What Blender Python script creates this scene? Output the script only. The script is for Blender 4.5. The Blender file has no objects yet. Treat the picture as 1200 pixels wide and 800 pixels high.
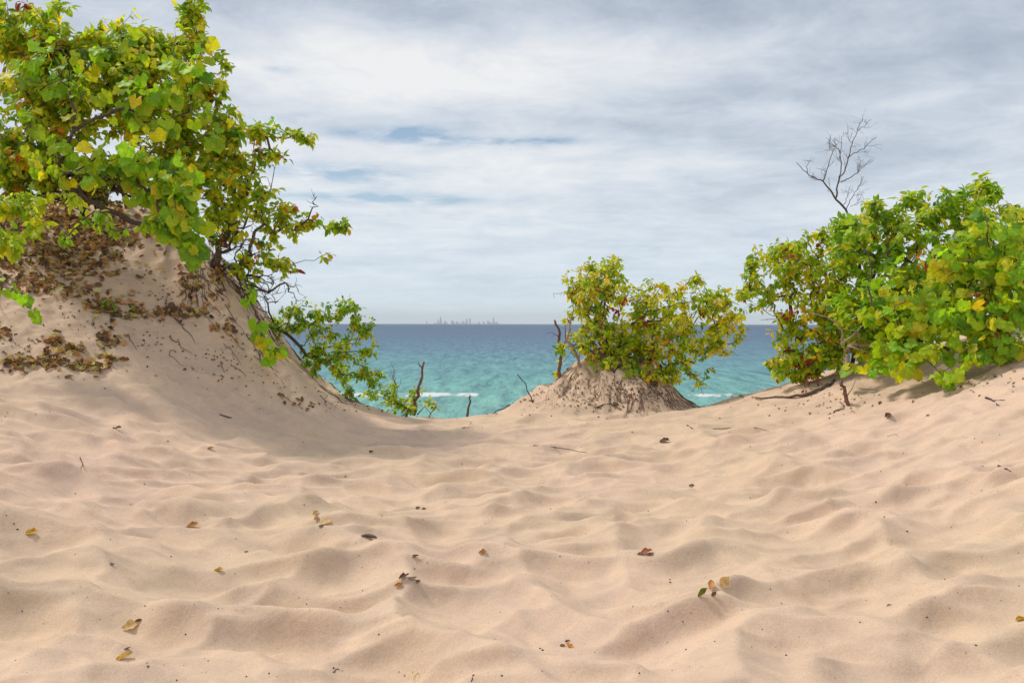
import bpy, math, random
import numpy as np
from mathutils import Vector

random.seed(7)
rng = np.random.default_rng(11)
scene = bpy.context.scene
col = scene.collection

# ------------------------------------------------------------------ camera frame
CZ = 1.5            # eye height above the sand in the hollow
LAKE = -8.0
HOR = 379.5


def P(px, py, Y):
    px = np.asarray(px, float); py = np.asarray(py, float); Y = np.asarray(Y, float)
    return np.stack(np.broadcast_arrays((px - 600) / 1000 * Y, Y, CZ - (py - HOR) / 1000 * Y), -1)


# ------------------------------------------------------------------ tagging
def tag(o, label=None, cat=None, group=None, kind=None):
    if label: o['label'] = label
    if cat: o['category'] = cat
    if group: o['group'] = group
    if kind: o['kind'] = kind
    return o


def empty(name, loc):
    o = bpy.data.objects.new(name, None)
    o.empty_display_size = 0.2
    o.location = loc
    col.objects.link(o)
    return o


# ------------------------------------------------------------------ mesh helpers
def mesh_from(name, V, F, mat=None, parent=None, smooth=True, colors=None, uv=None, loc=(0, 0, 0)):
    """V (n,3), F (m,k) or list of such arrays"""
    V = np.asarray(V, np.float32)
    if not isinstance(F, list): F = [F]
    F = [np.asarray(f, np.int32) for f in F if len(f)]
    me = bpy.data.meshes.new(name)
    me.vertices.add(len(V))
    me.vertices.foreach_set('co', V.ravel())
    nl = sum(f.size for f in F); nf = sum(len(f) for f in F)
    me.loops.add(nl); me.polygons.add(nf)
    me.loops.foreach_set('vertex_index', np.concatenate([f.ravel() for f in F]))
    tot = np.concatenate([np.full(len(f), f.shape[1], np.int32) for f in F])
    start = np.concatenate([[0], np.cumsum(tot)[:-1]]).astype(np.int32)
    me.polygons.foreach_set('loop_start', start)
    me.polygons.foreach_set('loop_total', tot)
    me.polygons.foreach_set('use_smooth', np.full(nf, smooth))
    me.update(calc_edges=True)
    if colors is not None:
        a = me.color_attributes.new('tone', 'FLOAT_COLOR', 'POINT')
        c = np.ones((len(V), 4), np.float32); c[:, :3] = colors
        a.data.foreach_set('color', c.ravel())
    if uv is not None:
        a = me.attributes.new('leafuv', 'FLOAT_VECTOR', 'POINT')
        c = np.zeros((len(V), 3), np.float32); c[:, :2] = uv
        a.data.foreach_set('vector', c.ravel())
    me.validate()
    if mat: me.materials.append(mat)
    o = bpy.data.objects.new(name, me)
    o.location = loc
    col.objects.link(o)
    if parent:
        o.parent = parent
    return o


class Tubes:
    def __init__(self):
        self.V = []; self.F = []; self.n = 0

    def add(self, pts, rad, k=5):
        pts = np.asarray(pts, float); m = len(pts)
        if m < 2: return
        rad = np.broadcast_to(np.asarray(rad, float), (m,))
        t = np.gradient(pts, axis=0); t /= np.linalg.norm(t, axis=1)[:, None] + 1e-9
        ref = np.array([0.31, 0.2, 0.93]) if abs(t[:, 2]).mean() < .8 else np.array([1., .1, 0])
        a = np.cross(t, ref); a /= np.linalg.norm(a, axis=1)[:, None] + 1e-9
        b = np.cross(t, a)
        ang = np.arange(k) / k * 2 * np.pi
        ring = pts[:, None, :] + rad[:, None, None] * (np.cos(ang)[None, :, None] * a[:, None, :] + np.sin(ang)[None, :, None] * b[:, None, :])
        self.V.append(ring.reshape(-1, 3))
        self.V.append(pts[-1:] + t[-1:] * rad[-1] * .5)
        i = np.arange(m - 1)[:, None] * k; j = np.arange(k)[None, :]; j2 = (j + 1) % k
        q = np.stack([i + j, i + j2, i + k + j2, i + k + j], -1).reshape(-1, 4) + self.n
        tip = self.n + m * k
        e = self.n + (m - 1) * k
        cap = np.stack([e + np.arange(k), e + (np.arange(k) + 1) % k, np.full(k, tip), np.full(k, tip)], -1)
        self.F.append(q); self.capl = getattr(self, 'capl', []); self.capl.append(cap[:, :3])
        # start cap fan
        self.V.append(pts[:1]); s = tip + 1
        c2 = np.stack([self.n + (np.arange(k) + 1) % k, self.n + np.arange(k), np.full(k, s)], -1)
        self.capl.append(c2)
        self.n += m * k + 2

    def build(self, name, mat, parent=None):
        if not self.V: return None
        loc = np.array(parent.location) if parent else np.zeros(3)
        return mesh_from(name, np.concatenate(self.V) - loc, [np.concatenate(self.F), np.concatenate(self.capl)], mat, parent)

    def build_top(self, name, mat, origin):
        return mesh_from(name, np.concatenate(self.V) - np.asarray(origin), [np.concatenate(self.F), np.concatenate(self.capl)], mat, None, loc=tuple(origin))


# ------------------------------------------------------------------ numpy noise
_perm = np.random.default_rng(3).permutation(512)
_gr = np.random.default_rng(4).normal(size=(512, 2)); _gr /= np.linalg.norm(_gr, axis=1)[:, None]


def _h(ix, iy): return _perm[(_perm[ix & 511] + iy) & 511]


def pn(x, y):
    ix = np.floor(x).astype(int); iy = np.floor(y).astype(int)
    fx = x - ix; fy = y - iy
    u = fx ** 3 * (fx * (fx * 6 - 15) + 10); v = fy ** 3 * (fy * (fy * 6 - 15) + 10)

    def g(a, b, dx, dy):
        r = _gr[_h(a, b)]
        return r[..., 0] * dx + r[..., 1] * dy
    n00 = g(ix, iy, fx, fy); n10 = g(ix + 1, iy, fx - 1, fy)
    n01 = g(ix, iy + 1, fx, fy - 1); n11 = g(ix + 1, iy + 1, fx - 1, fy - 1)
    return ((n00 * (1 - u) + n10 * u) * (1 - v) + (n01 * (1 - u) + n11 * u) * v) * 1.5


def fbm(x, y, o=4):
    s = 0; a = 1; t = 0
    for i in range(o):
        s = s + a * pn(x * 2 ** i + 17 * i, y * 2 ** i - 9 * i); t += a; a *= .5
    return s / t


def ss(a, b, x):
    t = np.clip((x - a) / (b - a), 0, 1)
    return t * t * (3 - 2 * t)


# ------------------------------------------------------------------ terrain
CP = []   # (x, y, z)


def c(x, y, z): CP.append((x, y, z))


def cp(px, py, Y): p = P(px, py, Y); CP.append(tuple(p))


for x, z in ((-6, .5), (-3, .2), (0, 0), (3, .15), (6, .5)): c(x, -2, z)
for x, z in ((-5, .5), (-2.2, .06), (0, 0), (2.2, .06), (5, .5)): c(x, 3.6, z)
for x, z in ((-5.5, .7), (-3.6, .28), (-1.5, .04), (0, 0), (2, .08), (3.6, .36), (5.5, .8)): c(x, 6, z)
for px, py, Y in (
    (300, 560, 7.8), (600, 565, 8.1), (850, 560, 8.0),
    (0, 460, 8.9), (130, 465, 9.3), (250, 474, 10.2), (350, 482, 11.0), (430, 488, 12.0),
    (0, 380, 10.0), (0, 310, 11.2), (0, 245, 12.5), (130, 375, 10.7), (110, 300, 11.9), (110, 245, 12.9),
    (210, 340, 11.7), (205, 285, 12.6), (190, 248, 13.3), (200, 400, 10.9), (290, 400, 11.6), (250, 312, 12.3),
    (250, 302, 12.8), (292, 350, 12.8), (335, 410, 12.9), (390, 460, 13.0), (455, 482, 13.2),
    (480, 489, 13.4), (540, 488, 13.9), (590, 486, 13.9), (690, 484, 12.7), (690, 481, 13.8), (815, 478, 13.2),
    (600, 520, 10.4), (450, 520, 10.4), (750, 520, 10.2), (900, 510, 9.8),
    (890, 462, 12.5), (950, 450, 12.0), (1000, 434, 11.6), (1060, 428, 11.2), (1130, 422, 10.6), (1200, 408, 10.0),
    (960, 480, 10.6), (1040, 480, 9.8), (1120, 470, 9.0), (1200, 455, 8.2), (1200, 540, 6.5), (1100, 540, 7.2), (1000, 540, 7.8),
): cp(px, py, Y)
for x, y, z in ((0, 15.2, -.35), (-2, 15.2, -.35), (-4, 15, 1.2), (-6, 15.2, 2.6), (-9, 15, 3.2), (-9, 12, 3.2), (-9, 9, 1.9),
                (-9, 4, 1.2), (3, 15.2, -.1), (5.5, 15, .7), (9, 15, 1.4), (9, 11, 1.9), (8, 7, 1.4), (8, 3, 1.0)): c(x, y, z)
CP = np.array(CP)


def _U(r2): return 0.5 * r2 * np.log(r2 + 1e-9)


def _tps():
    n = len(CP)
    d2 = ((CP[:, None, :2] - CP[None, :, :2]) ** 2).sum(-1)
    K = _U(d2) + np.eye(n) * 0.02
    Pm = np.c_[np.ones(n), CP[:, :2]]
    A = np.zeros((n + 3, n + 3)); A[:n, :n] = K; A[:n, n:] = Pm; A[n:, :n] = Pm.T
    return np.linalg.solve(A, np.r_[CP[:, 2], 0, 0, 0])


W = _tps()


def base(x, y):
    X = np.clip(x, -9, 8.5); Y = np.clip(y, -2, 15.2)
    s = W[-3] + W[-2] * X + W[-1] * Y
    for i in range(len(CP)):
        s = s + W[i] * _U((X - CP[i, 0]) ** 2 + (Y - CP[i, 1]) ** 2)
    return s


def mound(x, y):
    """isolated hummock that the middle shrub holds together"""
    dx = x - 1.32; dy = y - 13.35
    dx = np.where(dx < 0, dx / 1.45, dx / 1.55); dy = np.where(dy < 0, dy / 1.15, dy / 1.2)
    ang = np.arctan2(dy, dx)
    r = np.hypot(dx, dy) * (1 + .07 * np.sin(3 * ang + 1) + .04 * np.sin(7 * ang))
    rr = np.clip(r, 0, 1)
    k = np.where(dx > 0, 2.3, 1.25)
    h = .83 * (1 - rr ** k) ** 1.1
    top = np.exp(-(((x - 1.25) / .4) ** 2 + (dy / .6) ** 2))
    gul = 1 + .42 * fbm(x * 2.1 + 5, y * 2.1, 4)
    return (h + .03 * top) * gul


def drop(x, y):
    yc = 14.3 + .25 * pn(x * .5, 3.3)
    d = y - yc
    return .62 * .35 * np.log1p(np.exp(np.clip(d / .35, -30, 400)))


def bowls(x, y, s, seed, kx=1.0, ky=1.0, steep=1.6, amp=1.0):
    """wind-softened tread hollows: shallow bowls with a steep far wall, sharp lips between"""
    u = x / s; v = y / s
    iu = np.floor(u).astype(int); iv = np.floor(v).astype(int)
    best = np.full(x.shape, 9.); sec = np.full(x.shape, 9.)
    for a in (-1, 0, 1):
        for b in (-1, 0, 1):
            hx = iu + a; hy = iv + b
            g1 = _h(hx + seed, hy + 5) / 512.; g2 = _h(hx + 91, hy + seed) / 512.; g3 = _h(hx + 7 + seed, hy + 40) / 512.
            dx = (u - (hx + .5 + (g1 - .5) * .9)) * kx; dy = (v - (hy + .5 + (g2 - .5) * .9)) * ky
            th = (g3 - .5) * .9
            dx, dy = dx * np.cos(th) - dy * np.sin(th), dx * np.sin(th) + dy * np.cos(th)
            dy = np.where(dy > 0, dy * steep, dy * .8)
            d = (dx * dx + dy * dy) + (g1 * g2) * .35
            sec = np.minimum(sec, np.maximum(best, d)); best = np.minimum(best, d)
    k = .03
    hh = np.clip(.5 + .5 * (sec - best) / k, 0, 1)
    m = sec * (1 - hh) + best * hh - k * hh * (1 - hh)
    return 1.0 * np.tanh(m) * amp


def ripple(x, y):
    wx = x + .30 * fbm(x * .55, y * .55, 3) + .05 * pn(x * 3.1, y * 3.1)
    wy = y + .34 * fbm(x * .5 + 40, y * .6, 3) + .05 * pn(x * 2.7 + 9, y * 2.7)
    m1 = ss(-.35, .45, fbm(x * .33 + 3, y * .33, 2))
    b1 = bowls(wx, wy, .60, 12, .95, 1.1, 2.15) * .225
    b2 = bowls(wx + 3.3, wy - 1.7, .38, 77, .85, 1.15, 2.1) * .13
    b3 = bowls(wx * .9 - 7.3, wy + 4.1, .25, 140, .8, 1.3, 2.0) * .05 * ss(-.2, .3, fbm(x * .7 - 9, y * .7, 2))
    p = wy / .50 + .5 * fbm(wx * .7, wy * .25 + 11, 2)
    s = p - np.floor(p)
    saw = np.where(s < .27, (s / .27) ** 1.7, (1 - (s - .27) / .73) ** 1.3)
    aw = ss(-.15, .3, fbm(x * 1.25 + 20, y * 1.5 - 5, 2))
    p2 = (wy + .25 * wx) / .29 + .8 * fbm(wx * 1.1 + 6, wy * .5 - 3, 2)
    s2 = p2 - np.floor(p2)
    saw2 = np.where(s2 < .28, (s2 / .28) ** 1.6, (1 - (s2 - .28) / .72) ** 1.2) * ss(0, .35, fbm(x * 1.6 - 8, y * 1.7 + 15, 2))
    return (b1 * (.55 + .55 * m1) + b2 * (1.05 - .6 * m1) + b3 + saw * .078 * aw + saw2 * .032 + .03 * fbm(x * .6, y * .6, 2)) - .085


def height_raw(x, y):
    b = base(x, y)
    e = .15
    gx = (base(x + e, y) - base(x - e, y)) / (2 * e); gy = (base(x, y + e) - base(x, y - e)) / (2 * e)
    sl = np.hypot(gx, gy)
    mo = mound(x, y)
    steepness = np.maximum(ss(.22, .55, sl), ss(.02, .25, mo))
    damp = 1 - .72 * steepness
    damp = damp * (1 - .5 * ss(6.5, 12.5, y))
    r = ripple(x, y)
    far = ss(16, 22, np.abs(x)) 
    rough = steepness * (.09 * fbm(x * 2.0, y * 2.0, 4) + .04 * fbm(x * 6, y * 6, 4) + .018 * fbm(x * 17, y * 17, 2))
    lip = ss(12.2, 14.5, y)
    z = b + mo + r * damp * (1 - far) * (1 - .6 * lip) + rough - drop(x, y) * (1 - .0 * far)
    return z


def terrain(x, y):
    z = height_raw(x, y)
    # beach, shore and lake bed beyond the dune
    beach = np.interp(y, [-1e6, 20, 64, 78, 110, 400, 1e6], [-7.0, -7.0, -7.5, -8.0, -9.3, -14, -16])
    fory = ss(13, 19, y)
    big = ss(10, 40, np.abs(x)) * (5 * fbm(x * .03, y * .03 + 7, 3) + 1.5) * (1 - ss(14, 40, y))
    back = ss(-5, -60, y) * (5 + 6 * fbm(x * .012 + 4, y * .012, 3))
    d = z + big + back
    k = .5
    hh = np.clip(.5 + .5 * (d - beach) / k, 0, 1)
    smax = beach * (1 - hh) + d * hh + k * hh * (1 - hh)
    return np.where(y > 14, smax, d)


def spaced(a, b, f):
    out = [a]
    while out[-1] < b: out.append(out[-1] + f(out[-1]))
    return out


xs_p = spaced(0, 3.2, lambda t: .02)
xs_p += spaced(xs_p[-1] + .03, 9.5, lambda t: .034)
xs_p += spaced(xs_p[-1] + .1, 60000, lambda t: .1 + (t - 9) * .35)
xs = np.array([-v for v in xs_p[:0:-1]] + xs_p)
ys = spaced(-1.0, 3.0, lambda t: .12)
ys += spaced(ys[-1] + .02, 14.8, lambda t: .013 + max(0, t - 3.4) * .0016)
ys += spaced(ys[-1] + .06, 20, lambda t: .08)
ys += spaced(ys[-1] + .2, 62000, lambda t: .2 + (t - 20) * .12)
yb = [-v for v in spaced(1.3, 60000, lambda t: .3 + t * .35)][::-1]
ys = np.array(yb + ys)
GX, GY = np.meshgrid(xs, ys)
GZ = terrain(GX, GY)


def H(x, y):
    x = np.asarray(x, float); y = np.asarray(y, float)
    i = np.clip(np.searchsorted(xs, x) - 1, 0, len(xs) - 2); j = np.clip(np.searchsorted(ys, y) - 1, 0, len(ys) - 2)
    u = np.clip((x - xs[i]) / (xs[i + 1] - xs[i]), 0, 1); v = np.clip((y - ys[j]) / (ys[j + 1] - ys[j]), 0, 1)
    return (GZ[j, i] * (1 - u) + GZ[j, i + 1] * u) * (1 - v) + (GZ[j + 1, i] * (1 - u) + GZ[j + 1, i + 1] * u) * v


def hit(px, py, lo=3.0, hi=16.0):
    px = np.atleast_1d(np.asarray(px, float)); py = np.atleast_1d(np.asarray(py, float))
    Y = np.arange(lo, hi, .02)
    X = (px[:, None] - 600) / 1000 * Y; Z = CZ - (py[:, None] - HOR) / 1000 * Y
    G = H(X, np.broadcast_to(Y, X.shape))
    below = Z <= G
    k = np.where(below.any(1), below.argmax(1), np.abs(Z - G).argmin(1))
    y = Y[k]; x = (px - 600) / 1000 * y
    return np.stack([x, y, H(x, y)], -1)


def gnormal(x, y, e=.03):
    n = np.stack([-(H(x + e, y) - H(x - e, y)) / (2 * e), -(H(x, y + e) - H(x, y - e)) / (2 * e), np.ones_like(np.asarray(x, float))], -1)
    return n / np.linalg.norm(n, axis=-1, keepdims=True)


# ------------------------------------------------------------------ material helpers
def new_mat(name):
    m = bpy.data.materials.new(name); m.use_nodes = True
    nt = m.node_tree; nt.nodes.clear()
    out = nt.nodes.new('ShaderNodeOutputMaterial')
    return m, nt, out


def N(nt, t, **kw):
    n = nt.nodes.new(t)
    for k, v in kw.items():
        if k.startswith('_'): setattr(n, k[1:], v)
        else: n.inputs[k.replace('__', ' ')].default_value = v
    return n


def L(nt, a, b): nt.links.new(a, b)


def ramp(nt, fac, stops, interp='LINEAR'):
    r = nt.nodes.new('ShaderNodeValToRGB'); cr = r.color_ramp; cr.interpolation = interp
    while len(cr.elements) > 1: cr.elements.remove(cr.elements[-1])
    cr.elements[0].position = stops[0][0]; cr.elements[0].color = (*stops[0][1], 1)
    for p, cc in stops[1:]:
        e = cr.elements.new(p); e.color = (*cc, 1)
    L(nt, fac, r.inputs[0]); return r.outputs[0]


def math_(nt, op, a, b=None, cc=None, clamp=False):
    n = nt.nodes.new('ShaderNodeMath'); n.operation = op; n.use_clamp = clamp
    for i, v in enumerate((a, b, cc)):
        if v is None: continue
        if isinstance(v, (int, float)): n.inputs[i].default_value = v
        else: L(nt, v, n.inputs[i])
    return n.outputs[0]


def mixc(nt, fac, a, b, blend='MIX'):
    n = nt.nodes.new('ShaderNodeMix'); n.data_type = 'RGBA'; n.blend_type = blend
    for s, v in ((n.inputs[0], fac), (n.inputs[6], a), (n.inputs[7], b)):
        if isinstance(v, (int, float)): s.default_value = v
        elif isinstance(v, tuple): s.default_value = (*v, 1)
        else: L(nt, v, s)
    return n.outputs[2]


def noise(nt, vec, scale, detail=3, rough=.5, dist=0):
    n = N(nt, 'ShaderNodeTexNoise'); n.inputs['Scale'].default_value = scale; n.inputs['Detail'].default_value = detail
    n.inputs['Roughness'].default_value = rough; n.inputs['Distortion'].default_value = dist
    if vec is not None: L(nt, vec, n.inputs['Vector'])
    return n.outputs['Fac']


def bark_mat(name, c1, c2, scale=30, rough=.85):
    m, nt, out = new_mat(name)
    tc = N(nt, 'ShaderNodeNewGeometry')
    f = noise(nt, tc.outputs['Position'], scale, 4, .6)
    b = N(nt, 'ShaderNodeBsdfPrincipled'); b.inputs['Roughness'].default_value = rough
    L(nt, ramp(nt, f, [(.3, c1), (.7, c2)]), b.inputs['Base Color'])
    bp = N(nt, 'ShaderNodeBump'); bp.inputs['Strength'].default_value = .6; bp.inputs['Distance'].default_value = .004
    L(nt, noise(nt, tc.outputs['Position'], scale * 3, 3, .6), bp.inputs['Height']); L(nt, bp.outputs[0], b.inputs['Normal'])
    L(nt, b.outputs[0], out.inputs[0])
    return m


def leaf_mat(name, trans=.38, rough=.5, veins=True):
    m, nt, out = new_mat(name)
    at = N(nt, 'ShaderNodeAttribute'); at.attribute_name = 'tone'
    uv = N(nt, 'ShaderNodeAttribute'); uv.attribute_name = 'leafuv'
    geo = N(nt, 'ShaderNodeNewGeometry')
    sp = N(nt, 'ShaderNodeSeparateXYZ'); L(nt, uv.outputs['Vector'], sp.inputs[0])
    base_c = at.outputs['Color']
    n1 = noise(nt, geo.outputs['Position'], 45, 3, .6)
    base_c = mixc(nt, 1.0, base_c, ramp(nt, n1, [(.3, (.78, .8, .7)), (.7, (1.15, 1.12, 1.2))]), 'MULTIPLY')
    if veins:
        ax = math_(nt, 'ABSOLUTE', sp.outputs[0])
        mid = math_(nt, 'LESS_THAN', ax, .018)
        # side veins: slanted stripes that leave the midrib
        s = math_(nt, 'SUBTRACT', sp.outputs[1], math_(nt, 'MULTIPLY', ax, .9))
        st = math_(nt, 'FRACT', math_(nt, 'MULTIPLY', s, 6.5))
        side = math_(nt, 'LESS_THAN', st, .11)
        vf = math_(nt, 'MULTIPLY', math_(nt, 'MAXIMUM', mid, math_(nt, 'MULTIPLY', side, .55)), .38)
        base_c = mixc(nt, vf, base_c, (.42, .50, .16))
    back = mixc(nt, .35, base_c, (.30, .36, .16))
    bc = mixc(nt, geo.outputs['Backfacing'], base_c, back)
    b = N(nt, 'ShaderNodeBsdfPrincipled'); b.inputs['Roughness'].default_value = rough
    b.inputs['Specular IOR Level'].default_value = .35
    L(nt, bc, b.inputs['Base Color'])
    t = N(nt, 'ShaderNodeBsdfTranslucent')
    L(nt, mixc(nt, 1.0, base_c, (1.75, 1.62, .65), 'MULTIPLY'), t.inputs['Color'])
    mx = N(nt, 'ShaderNodeMixShader'); mx.inputs[0].default_value = trans
    L(nt, b.outputs[0], mx.inputs[1]); L(nt, t.outputs[0], mx.inputs[2])
    L(nt, mx.outputs[0], out.inputs[0])
    return m


# ------------------------------------------------------------------ sand
def sand_material():
    m, nt, out = new_mat('dune_sand')
    geo = N(nt, 'ShaderNodeNewGeometry'); pos = geo.outputs['Position']
    b = N(nt, 'ShaderNodeBsdfPrincipled'); b.inputs['Roughness'].default_value = .95
    b.inputs['Specular IOR Level'].default_value = .15
    big = noise(nt, pos, .35, 3, .5)
    cbig = ramp(nt, big, [(.35, (.58, .435, .305)), (.65, (.625, .45, .34))])
    med = noise(nt, pos, 3.2, 5, .6, .6)
    cmed = ramp(nt, med, [(.3, (.86, .865, .885)), (.6, (1.05, 1.04, 1.01))])
    c1 = mixc(nt, 1.0, cbig, cmed, 'MULTIPLY')
    gr = noise(nt, pos, 420, 2, .7)
    c1 = mixc(nt, 1.0, c1, ramp(nt, gr, [(.28, (.68, .66, .64)), (.45, (1, 1, 1)), (.68, (1.12, 1.12, 1.12))]), 'MULTIPLY')
    gr2 = noise(nt, pos, 95, 3, .8)
    c1 = mixc(nt, 1.0, c1, ramp(nt, gr2, [(.3, (.86, .85, .84)), (.5, (1, 1, 1)), (.7, (1.05, 1.05, 1.06))]), 'MULTIPLY')
    # scattered dark mineral grains and bark crumbs
    vo = N(nt, 'ShaderNodeTexVoronoi'); vo.inputs['Scale'].default_value = 26; L(nt, pos, vo.inputs['Vector'])
    sp = N(nt, 'ShaderNodeSeparateColor'); L(nt, vo.outputs['Color'], sp.inputs[0])
    dot = math_(nt, 'MULTIPLY', math_(nt, 'LESS_THAN', vo.outputs['Distance'], .11), math_(nt, 'GREATER_THAN', sp.outputs[0], .93))
    c1 = mixc(nt, math_(nt, 'MULTIPLY', dot, .6), c1, (.10, .07, .05))
    L(nt, c1, b.inputs['Base Color'])
    bp = N(nt, 'ShaderNodeBump'); bp.inputs['Strength'].default_value = .35; bp.inputs['Distance'].default_value = .006
    L(nt, gr2, bp.inputs['Height'])
    bp2 = N(nt, 'ShaderNodeBump'); bp2.inputs['Strength'].default_value = .3; bp2.inputs['Distance'].default_value = .03
    L(nt, noise(nt, pos, 9, 5, .55, .5), bp2.inputs['Height']); L(nt, bp.outputs[0], bp2.inputs['Normal'])
    L(nt, bp2.outputs[0], b.inputs['Normal'])
    L(nt, b.outputs[0], out.inputs[0])
    return m


ny, nx = GX.shape
idx = np.arange(nx * ny).reshape(ny, nx)
quads = np.stack([idx[:-1, :-1], idx[:-1, 1:], idx[1:, 1:], idx[1:, :-1]], -1).reshape(-1, 4)
dune = mesh_from('sand_dune', np.stack([GX, GY, GZ], -1).reshape(-1, 3), quads, sand_material())
tag(dune, 'pale rippled sand of the dune hollow with its banks, running down to the beach', 'sand dune', kind='structure')


# ------------------------------------------------------------------ lake
def lake():
    lx = np.array([-v for v in spaced(.3, 150, lambda t: .55)][::-1] + [0] + spaced(.3, 150, lambda t: .55))
    ly = np.array(spaced(75, 620, lambda t: .28 + (t - 75) * .006))
    X, Y = np.meshgrid(lx, ly)
    wig = 2.2 * fbm(X * .03, Y * .01, 3)
    y2 = Y + wig
    fade = 1 - ss(350, 610, Y); fx = 1 - ss(120, 149, np.abs(X))
    z = .10 * fbm(X * .22, Y * .55, 4) + .07 * fbm(X * .8 + 5, Y * 1.3, 3)
    foam = np.zeros_like(X)
    for yc, amp, w, fth in ((97, .30, 1.6, .45), (111, .50, 2.0, -.06), (126, .35, 2.6, .5), (150, .22, 3, 9)):
        along = fbm(X * .05 + yc, np.full_like(X, yc * .37), 3)
        d = (y2 - yc) / w
        prof = np.where(d < 0, np.exp(-(d * 1.7) ** 2), np.exp(-(d * .75) ** 2))
        z += amp * prof * (.55 + .9 * np.clip(along + .4, 0, 1))
        fm = ss(fth, fth + .25, along + .25 * fbm(X * .5, Y * .5, 3))
        foam = np.maximum(foam, fm * np.exp(-((d + .35) / .55) ** 2) * (.7 + .6 * fbm(X * 1.4, Y * 1.6, 3)))
    edge = np.exp(-((y2 - 79) / .9) ** 2)
    foam = np.maximum(foam, edge)
    z = LAKE + z * fade * fx
    ny, nx = X.shape
    idx = np.arange(nx * ny).reshape(ny, nx)
    q = np.stack([idx[:-1, :-1], idx[:-1, 1:], idx[1:, 1:], idx[1:, :-1]], -1).reshape(-1, 4)
    V = [np.stack([X, Y, z], -1).reshape(-1, 3)]; n = len(V[0])
    x0, x1, y0, y1 = lx[0], lx[-1], ly[0], ly[-1]; B = 59000
    outer = [(-B, y0), (x0, y0), (x1, y0), (B, y0), (-B, y1), (x0, y1), (x1, y1), (B, y1), (-B, B), (x0, B), (x1, B), (B, B)]
    V.append(np.array([(a, b, LAKE) for a, b in outer]))
    F2 = np.array([(0, 1, 5, 4), (2, 3, 7, 6), (4, 5, 9, 8), (5, 6, 10, 9), (6, 7, 11, 10)]) + n
    cols = np.zeros((n + 12, 3)); cols[:n, 0] = np.clip(foam, 0, 1).ravel()
    m, nt, out = new_mat('lake_water')
    geo = N(nt, 'ShaderNodeNewGeometry'); pos = geo.outputs['Position']
    s = N(nt, 'ShaderNodeSeparateXYZ'); L(nt, pos, s.inputs[0])
    vdist = math_(nt, 'LOGARITHM', math_(nt, 'MAXIMUM', s.outputs[1], 60), 10)      # depth grows with distance from the shore
    mp = N(nt, 'ShaderNodeMapping'); mp.inputs['Scale'].default_value = (.006, .02, 1); L(nt, pos, mp.inputs['Vector'])
    patch = noise(nt, mp.outputs[0], 1, 4, .55)
    f = math_(nt, 'ADD', math_(nt, 'MULTIPLY', math_(nt, 'SUBTRACT', vdist, 1.9), .62), math_(nt, 'MULTIPLY', math_(nt, 'SUBTRACT', patch, .5), .10))
    bed = ramp(nt, f, [(0, (.20, .46, .40)), (.10, (.155, .40, .37)), (.22, (.125, .31, .335)), (.36, (.105, .215, .285)), (.55, (.092, .155, .24)), (.9, (.08, .128, .21))])
    mp2 = N(nt, 'ShaderNodeMapping'); mp2.inputs['Scale'].default_value = (.42, .05, 1); L(nt, pos, mp2.inputs['Vector'])
    chop = noise(nt, mp2.outputs[0], 1, 10, .84, .3)
    bed = mixc(nt, 1.0, bed, ramp(nt, chop, [(.36, (.26, .38, .48)), (.49, (.92, .95, .97)), (.62, (1.55, 1.4, 1.28))]), 'MULTIPLY')  # wave glints and shaded wave faces painted into the water colour
    at = N(nt, 'ShaderNodeAttribute'); at.attribute_name = 'tone'
    sc = N(nt, 'ShaderNodeSeparateColor'); L(nt, at.outputs['Color'], sc.inputs[0])
    fn = noise(nt, pos, 2.2, 5, .7)
    fo = math_(nt, 'MULTIPLY', sc.outputs[0], math_(nt, 'ADD', fn, .55), clamp=True)
    fo = ramp(nt, fo, [(.3, (0, 0, 0)), (.55, (1, 1, 1))])
    d = N(nt, 'ShaderNodeBsdfDiffuse'); L(nt, mixc(nt, fo, bed, (.82, .84, .84)), d.inputs['Color'])
    g = N(nt, 'ShaderNodeBsdfGlossy'); g.inputs['Roughness'].default_value = .32
    bp = N(nt, 'ShaderNodeBump'); bp.inputs['Strength'].default_value = 1.0; bp.inputs['Distance'].default_value = .5
    L(nt, chop, bp.inputs['Height'])
    mp3 = N(nt, 'ShaderNodeMapping'); mp3.inputs['Scale'].default_value = (1.6, 3.5, 1); L(nt, pos, mp3.inputs['Vector'])
    bp3 = N(nt, 'ShaderNodeBump'); bp3.inputs['Strength'].default_value = .8; bp3.inputs['Distance'].default_value = .08
    L(nt, noise(nt, mp3.outputs[0], 1, 4, .6), bp3.inputs['Height']); L(nt, bp.outputs[0], bp3.inputs['Normal'])
    for x in (d, g): L(nt, bp3.outputs[0], x.inputs['Normal'])
    mx = N(nt, 'ShaderNodeMixShader'); mx.inputs[0].default_value = .14
    L(nt, d.outputs[0], mx.inputs[1]); L(nt, g.outputs[0], mx.inputs[2]); L(nt, mx.outputs[0], out.inputs[0])
    o = mesh_from('lake_water', np.concatenate(V), [q, F2], m, colors=cols)
    tag(o, 'turquoise lake deepening to blue at the horizon, small breakers near shore', 'lake', kind='structure')


lake()

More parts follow.
